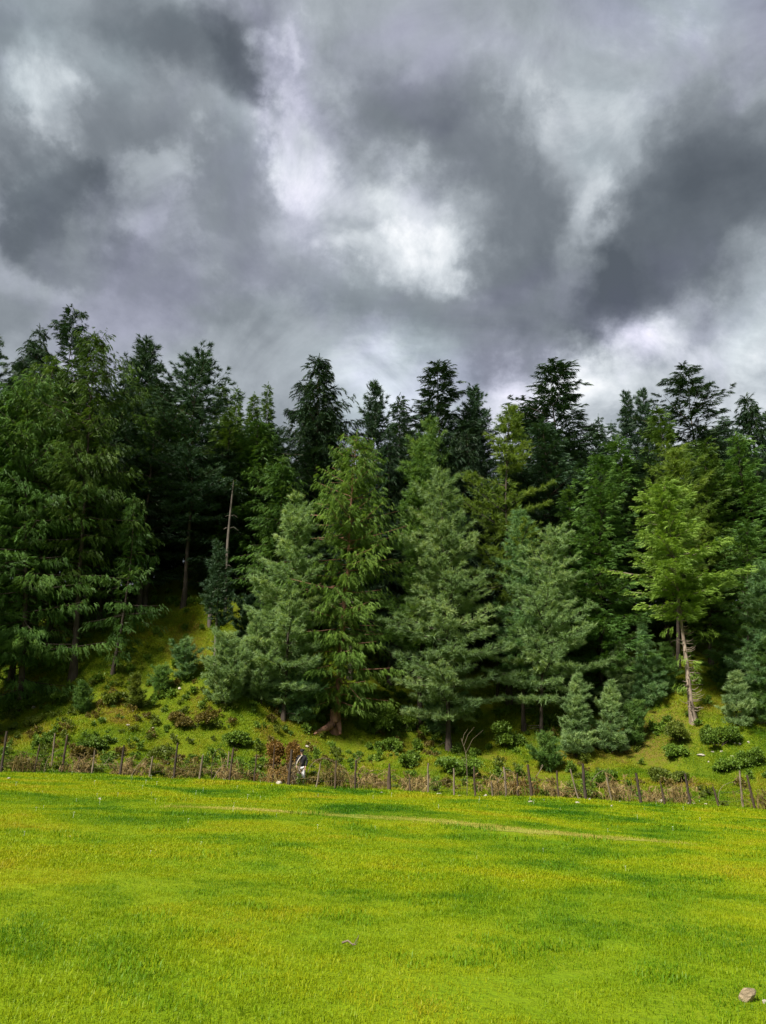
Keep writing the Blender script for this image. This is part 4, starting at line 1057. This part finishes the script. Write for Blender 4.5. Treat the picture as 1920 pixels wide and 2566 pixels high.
CV = np.concatenate([np.stack([a * np.cos(th), -0.012 + b * np.sin(th), np.full(18, z)], 1) for z, a, b in rings])
i, j = np.meshgrid(np.arange(4), np.arange(18), indexing='ij'); a0 = (i * 18 + j).ravel(); a1 = (i * 18 + (j + 1) % 18).ravel()
mb.add(CV, np.stack([a0, a1, a1 + 18, a0 + 18], 1))
vis = np.array([[x, y, z] for x, y, z in ((-.085, -.09, 1.668), (-.05, -.17, 1.655), (0, -.195, 1.652), (.05, -.17, 1.655), (.085, -.09, 1.668), (-.08, -.08, 1.682), (-.045, -.16, 1.668), (0, -.185, 1.665), (.045, -.16, 1.668), (.08, -.08, 1.682))])
mb.add(vis, np.array([[0, 1, 6, 5], [1, 2, 7, 6], [2, 3, 8, 7], [3, 4, 9, 8]])); mb.add(vis[:5], np.array([[0, 1, 2], [0, 2, 3], [0, 3, 4]])); mb.add(vis[5:], np.array([[0, 1, 2], [0, 2, 3], [0, 3, 4]]))
mb.build('cap', black_cloth, person, smooth=True)
def ball(name, c, r, mat, parent, sc=(1, 1, 1)):
    import bmesh
    bm = bmesh.new(); bmesh.ops.create_icosphere(bm, subdivisions=2, radius=r)
    for v in bm.verts: v.co = (v.co.x * sc[0] + c[0], v.co.y * sc[1] + c[1], v.co.z * sc[2] + c[2])
    me = bpy.data.meshes.new(name); bm.to_mesh(me); bm.free(); me.materials.append(mat)
    o = bpy.data.objects.new(name, me); COL.objects.link(o); o.parent = parent
    return o
ball('nose', (0, -0.115, 1.60), 0.016, skin, body, (0.8, 1.2, 1.3))
for s in (-1, 1):
    ball('eye', (s * 0.03, -0.098, 1.632), 0.010, shoe_m, body)
    ball('ear', (s * 0.082, -0.01, 1.61), 0.022, skin, body, (0.5, 0.8, 1.3))
ball('mouth', (0, -0.096, 1.562), 0.018, plain('lips', (0.30, 0.12, 0.09)), body, (1.3, 0.5, 0.4))

# pale dry bundle beside the person
pos = ground_at(741, 41.9)
st, lf = brush(611, 0.22, 1.45, 60, 90, 0.25, 0.012)
o = empty('brushwood', pos, 'pale bleached bundle of dry stalks between the dark post and the person', 'brushwood')
st.build('stalks', M['wood_pale'], o); lf.build('dry_leaves', M['straw'], o)

# ------------------------------------------------------------------ grass, weeds and flowers (nobody could count them)
LIB = {}
def lib(name, V, T, mat, rnd):
    o = build(name, V, T, mat, None, False, {'rnd': rnd})
    COL.objects.unlink(o)
    return o
def blades(seed, R, n, h, w, lean=0.35, flat=1.0):
    rng = np.random.default_rng(seed)
    r = R * np.sqrt(rng.uniform(0, 1, n)); a = rng.uniform(0, 6.283, n)
    b = np.stack([r * np.cos(a), r * np.sin(a), np.full(n, -0.01)], 1)
    # blades grow in tussocks of slightly different height
    tz = 0.85 + 0.25 * np.sin(b[:, 0] * 7 / R + seed) * np.sin(b[:, 1] * 6 / R + seed * 2)
    hh = h * rng.uniform(0.45, 1.2, n) * tz
    az = rng.uniform(0, 6.283, n); d = np.stack([np.cos(az), np.sin(az), 0 * az], 1)
    ln = np.abs(rng.normal(0, lean, n))
    ws = np.stack([-np.sin(az), np.cos(az), 0 * az], 1) * (w * rng.uniform(0.6, 1.3, n))[:, None] * 0.5
    mid = b + d * (hh * ln * 0.35)[:, None] + np.array([0, 0, 1]) * (hh * 0.6)[:, None]
    tip = b + d * (hh * ln * 1.1)[:, None] + np.array([0, 0, 1]) * (hh * (1 - 0.35 * ln))[:, None]
    V = np.stack([b - ws, b + ws, mid - ws * 0.8, mid + ws * 0.8, tip], 1).reshape(-1, 3)
    k = (np.arange(n) * 5)[:, None]
    T = np.concatenate([k + [0, 1, 3], k + [0, 3, 2], k + [2, 3, 4]])
    return V, T, np.repeat(rng.uniform(0, 1, n), 5)
def grass_material(name, stops, tr=0.35):
    m, g = material(name)
    geo = g.n('ShaderNodeNewGeometry'); P = geo.outputs['Position']
    at = g.n('ShaderNodeAttribute', attribute_name='rnd')
    n1 = g.noise(P, 0.22, 4, 0.6, 0.4); n2 = g.noise(P, 1.3, 4, 0.6)
    f = g.m('ADD', g.m('ADD', g.m('MULTIPLY', g.m('SUBTRACT', n1.outputs[0], 0.5), 3.0), g.m('MULTIPLY', g.m('SUBTRACT', n2.outputs[0], 0.5), 0.75)), g.m('MULTIPLY_ADD', at.outputs['Fac'], 0.30, 0.35), clamp=True)
    c = g.ramp(f, stops)
    d = g.n('ShaderNodeBsdfPrincipled'); g.l(c, d.inputs['Base Color']); d.inputs['Roughness'].default_value = 0.5; d.inputs['Specular IOR Level'].default_value = 0.18
    t = g.n('ShaderNodeBsdfTranslucent'); g.l(g.mix(1.0, c, (1.1, 1.1, 0.5), 'MULTIPLY'), t.inputs[0])
    ms = g.n('ShaderNodeMixShader'); ms.inputs[0].default_value = tr
    g.l(d.outputs[0], ms.inputs[1]); g.l(t.outputs[0], ms.inputs[2]); finish(g, ms.outputs[0])
    return m
GS = [(0.0, (0.040, 0.132, 0.002)), (0.25, (0.110, 0.215, 0.002)), (0.5, (0.205, 0.292, 0.002)), (0.75, (0.285, 0.332, 0.003)), (1.0, (0.31, 0.29, 0.008))]
m_grass = grass_material('meadow_grass_blades', GS)
m_hillgrass = grass_material('slope_grass_blades', [(0.0, (0.065, 0.145, 0.004)), (0.35, (0.140, 0.220, 0.005)), (0.65, (0.215, 0.255, 0.007)), (0.88, (0.25, 0.215, 0.015)), (1.0, (0.22, 0.15, 0.03))])
m_dry = grass_material('dry_grass_blades', [(0.0, (0.22, 0.24, 0.02)), (0.5, (0.36, 0.32, 0.06)), (1.0, (0.50, 0.42, 0.13))])
m_dark = grass_material('rank_grass_blades', [(0.0, (0.07, 0.16, 0.003)), (0.5, (0.11, 0.22, 0.004)), (1.0, (0.18, 0.28, 0.005))])
def collection(name, objs):
    c = bpy.data.collections.new(name)
    for o in objs: c.objects.link(o)
    return c
def instancer(name, coll, P, rot, scl, label, seed, cat=None, tilt=1.0):
    me = bpy.data.meshes.new(name)
    P = np.asarray(P, np.float32)
    me.vertices.add(len(P)); me.vertices.foreach_set('co', P.ravel())
    rng = np.random.default_rng(seed)
    # each patch is laid on the slope it grows on
    gx_ = (H(P[:, 0] + 0.3, P[:, 1]) - H(P[:, 0] - 0.3, P[:, 1])) / 0.6; gy_ = (H(P[:, 0], P[:, 1] + 0.3) - H(P[:, 0], P[:, 1] - 0.3)) / 0.6
    eul = np.zeros((len(P), 3), np.float32)
    for i_ in range(len(P)):
        q_ = Vector((-gx_[i_] * tilt, -gy_[i_] * tilt, 1.0)).to_track_quat('Z', 'Y') @ Quaternion((0, 0, 1), float(rot[i_]))
        eul[i_] = q_.to_euler()
    a = me.attributes.new('rot', 'FLOAT_VECTOR', 'POINT'); a.data.foreach_set('vector', eul.ravel())
    a = me.attributes.new('scl', 'FLOAT', 'POINT'); a.data.foreach_set('value', np.asarray(scl, np.float32))
    a = me.attributes.new('var', 'INT', 'POINT'); a.data.foreach_set('value', rng.integers(0, len(coll.objects), len(P)).astype(np.int32))
    o = bpy.data.objects.new(name, me); COL.objects.link(o)
    ng = bpy.data.node_groups.new(name, 'GeometryNodeTree')
    ng.interface.new_socket('Geometry', in_out='INPUT', socket_type='NodeSocketGeometry'); ng.interface.new_socket('Geometry', in_out='OUTPUT', socket_type='NodeSocketGeometry')
    N, L = ng.nodes.new, ng.links.new
    gi, go = N('NodeGroupInput'), N('NodeGroupOutput')
    ci = N('GeometryNodeCollectionInfo'); ci.inputs['Collection'].default_value = coll; ci.inputs['Separate Children'].default_value = True; ci.inputs['Reset Children'].default_value = True
    ip = N('GeometryNodeInstanceOnPoints'); ip.inputs['Pick Instance'].default_value = True
    def na(nm, ty):
        q = N('GeometryNodeInputNamedAttribute'); q.data_type = ty; q.inputs[0].default_value = nm
        return [s for s in q.outputs if s.enabled and s.name == 'Attribute'][0]
    e2r = N('FunctionNodeEulerToRotation'); L(na('rot', 'FLOAT_VECTOR'), e2r.inputs[0])
    L(gi.outputs[0], ip.inputs['Points']); L(ci.outputs[0], ip.inputs['Instance']); L(na('var', 'INT'), ip.inputs['Instance Index'])
    L(e2r.outputs[0], ip.inputs['Rotation']); L(na('scl', 'FLOAT'), ip.inputs['Scale']); L(ip.outputs[0], go.inputs[0])
    md = o.modifiers.new('scatter', 'NODES'); md.node_group = ng
    tag(o, label, cat, kind='stuff')
    return o
def wedge(seed, y0, y1, dens, margin=3.0, k=0.50):
    rng = np.random.default_rng(seed)
    xm = k * y1 + margin; n = int(dens * (y1 - y0) * 2 * xm)
    st_ = 1.0 / math.sqrt(dens)                 # jittered grid: even cover without bald spots
    x, y = np.meshgrid(np.arange(-xm, xm, st_), np.arange(y0, y1, st_)); x = x.ravel(); y = y.ravel()
    x = x + rng.uniform(-0.5, 0.5, len(x)) * st_; y = y + rng.uniform(-0.5, 0.5, len(y)) * st_
    ok = np.abs(x) < k * y + margin
    return x[ok], y[ok], rng
c0 = collection('near_grass', [lib('grass_patch', *blades(700 + k, 0.5, 1300, 0.050, 0.0042, 0.9)[:2], m_grass, blades(700 + k, 0.5, 1300, 0.050, 0.0042, 0.9)[2]) for k in range(5)])
c1 = collection('middle_grass', [lib('grass_patch', *blades(710 + k, 0.8, 1300, 0.055, 0.0075, 0.85)[:2], m_grass, blades(710 + k, 0.8, 1300, 0.055, 0.0075, 0.85)[2]) for k in range(5)])
c2 = collection('far_grass', [lib('grass_patch', *blades(720 + k, 1.1, 900, 0.075, 0.016, 0.8)[:2], m_grass, blades(720 + k, 1.1, 900, 0.075, 0.016, 0.8)[2]) for k in range(5)])
c3 = collection('slope_grass', [lib('grass_patch', *blades(730 + k, 1.2, 420, 0.15, 0.024, 0.8)[:2], m_hillgrass, blades(730 + k, 1.2, 420, 0.15, 0.024, 0.8)[2]) for k in range(5)])
c4 = collection('dry_grass', [lib('grass_patch', *blades(740 + k, 0.4, 170, 0.06, 0.010, 0.9)[:2], m_dry, blades(740 + k, 0.4, 170, 0.06, 0.010, 0.9)[2]) for k in range(3)])
c5 = collection('rank_grass', [lib('grass_patch', *blades(750 + k, 0.26, 110, 0.085, 0.008, 0.85)[:2], m_dark, blades(750 + k, 0.26, 110, 0.085, 0.008, 0.85)[2]) for k in range(3)])
px_, py_ = np.interp(np.linspace(0, 7, 200), np.arange(8), pts[:, 0]), np.interp(np.linspace(0, 7, 200), np.arange(8), pts[:, 1])
def off_path(x, y, w=0.6):
    return np.array([np.min((px_ - a) ** 2 + ((py_ - b)) ** 2) > w * w for a, b in zip(x, y)])
for (nm, cc, y0, y1, dn, mg, sd_, lab) in (('grass', c0, 3.5, 12.5, 4.0, 2.0, 801, 'short bright grass of the near meadow'),
                                      ('grass', c1, 12.0, 26.5, 2.0, 3.0, 802, 'bright grass of the middle meadow'),
                                      ('grass', c2, 26.0, 42.0, 1.4, 4.0, 803, 'bright grass of the far meadow along the fence')):
    x, y, rng = wedge(sd_, y0, y1, dn, mg)
    ok = off_path(x, y) | (rng.uniform(0, 1, len(x)) < 0.06); x, y = x[ok], y[ok]
    s = rng.uniform(0.8, 1.25, len(x)) * (1 + 0.2 * np.sin(x * 0.9 + 1) * np.sin(y * 0.7)) * np.where((y > 35.5) & (y < 40), 1.3, 1.0)
    instancer(nm, cc, np.stack([x, y, H(x, y)], 1), rng.uniform(0, 6.28, len(x)), s, lab, sd_)
x, y, rng = wedge(804, 41.0, 66.0, 1.9, 4.0)
keep = rng.uniform(0, 1, len(x)) > 0.75 * litter_f(x, y); x, y = x[keep], y[keep]
instancer('grass', c3, np.stack([x, y, H(x, y)], 1), rng.uniform(0, 6.28, len(x)), rng.uniform(0.6, 1.3, len(x)), 'olive grass and moss on the slope behind the fence', 804)
rng = np.random.default_rng(805)
q = rng.uniform(0, 7, 150); x = np.interp(q, np.arange(8), pts[:, 0]) + rng.normal(0, 0.15, 150); y = np.interp(q, np.arange(8), pts[:, 1]) + rng.normal(0, 0.22, 150)
instancer('dry_grass', c4, np.stack([x, y, H(x, y)], 1), rng.uniform(0, 6.28, 150), rng.uniform(0.6, 1.2, 150), 'dry straw-coloured grass along the worn strip', 805)
# dark rank tufts gathered in drifts
rng = np.random.default_rng(806)
DR = [(1205, 2385, 60, 12), (1750, 2445, 60, 8), (790, 2295, 40, 6), (840, 2055, 30, 6), (250, 2070, 90, 14), (1180, 2100, 60, 10), (560, 2250, 60, 6), (1540, 2070, 60, 10), (700, 2000, 80, 14), (1250, 1995, 60, 12), (480, 1960, 60, 10),
      (980, 1980, 30, 8), (300, 2330, 100, 8), (1640, 2220, 80, 10), (180, 2420, 120, 10), (1050, 2230, 80, 8), (1450, 2330, 100, 8), (420, 2110, 80, 10), (1350, 2150, 90, 10), (1800, 2090, 70, 10)]
XY = []
for (px, py, sp, n) in DR:
    for k in range(n):
        h_ = hit(px + rng.normal(0, sp * 2.0), py + rng.normal(0, sp * 0.38), 4, 41); XY.append((h_.x, h_.y))
XY = np.array(XY)
instancer('rank_grass', c5, np.stack([XY[:, 0], XY[:, 1], H(XY[:, 0], XY[:, 1])], 1), rng.uniform(0, 6.28, len(XY)), rng.uniform(0.6, 1.4, len(XY)) * np.clip(XY[:, 1] / 12, 0.8, 1.8), 'taller dark green grass tufts dotted over the meadow', 806)
# broad-leaved weeds on the slope
def weed(seed, mat, Hh=0.3, n=40, size=0.12):
    w, l = shrub(seed, 0.28, Hh, n, size, 'leaf', 4)
    V, T, A = l.out(); return lib('weed', V, T, M[mat], A)
cw = collection('weeds', [weed(900 + k, m_, 0.28 + 0.08 * k, 46, 0.15) for k, m_ in enumerate(['leaf', 'leaf_lime', 'leaf_lime', 'leaf_brown', 'leaf'])])
x, y, rng = wedge(807, 41.6, 60.0, 1.0, 4.0)
dn = 0.5 + 0.5 * np.sin(x * 0.45 + 0.5) * np.sin(y * 0.55 + 1.0) + 0.35 * (x < -4)
keep = rng.uniform(0, 1, len(x)) < np.clip(dn, 0.06, 1) * np.where(x > 14, 0.35, 1); x, y = x[keep], y[keep]
instancer('weeds', cw, np.stack([x, y, H(x, y)], 1), rng.uniform(0, 6.28, len(x)), rng.uniform(0.5, 1.5, len(x)), 'low leafy weeds scattered over the slope behind the fence', 807)
# fern and litter under the trees further in
cf = collection('forest_floor', [weed(920 + k, 'leaf', 0.35, 40, 0.22) for k in range(3)])
x, y, rng = wedge(808, 58.0, 78.0, 0.45, 3.0)
instancer('undergrowth', cf, np.stack([x, y, H(x, y)], 1), rng.uniform(0, 6.28, len(x)), rng.uniform(0.6, 1.6, len(x)), 'dark low undergrowth on the forest floor', 808)
# small white flowers
def flower(seed):
    rng = np.random.default_rng(seed); mb = MB()
    mb.tube(np.array([[0, 0, 0], [0.005, 0, 0.05], [0.0, 0.004, 0.10]]), 0.0015, 3, 0, cap=False)
    for k in range(7):
        a = k * 6.283 / 7; c, s = math.cos(a), math.sin(a)
        mb.add(np.array([[0, 0, 0.10], [0.014 * c - 0.005 * s, 0.014 * s + 0.005 * c, 0.108], [0.022 * c, 0.022 * s, 0.106], [0.014 * c + 0.005 * s, 0.014 * s - 0.005 * c, 0.108]]), np.array([[0, 1, 2, 3]]), 1.0)
    V, T, A = mb.out(); return lib('flower', V, T, plain('white_petals', (0.75, 0.74, 0.66), (0.85, 0.84, 0.78)), A)
cfl = collection('flowers', [flower(1), flower(2)])
x, y, rng = wedge(809, 5.0, 50.0, 0.16, 2.0)
keep = rng.uniform(0, 1, len(x)) < 0.25 + 0.75 * ((x < -2) & (y > 14)); x, y = x[keep], y[keep]
instancer('white_flowers', cfl, np.stack([x, y, H(x, y)], 1), rng.uniform(0, 6.28, len(x)), rng.uniform(0.5, 1.0, len(x)) * np.clip(y / 16, 0.55, 1.8), 'tiny white flowers sprinkled over the meadow', 809)
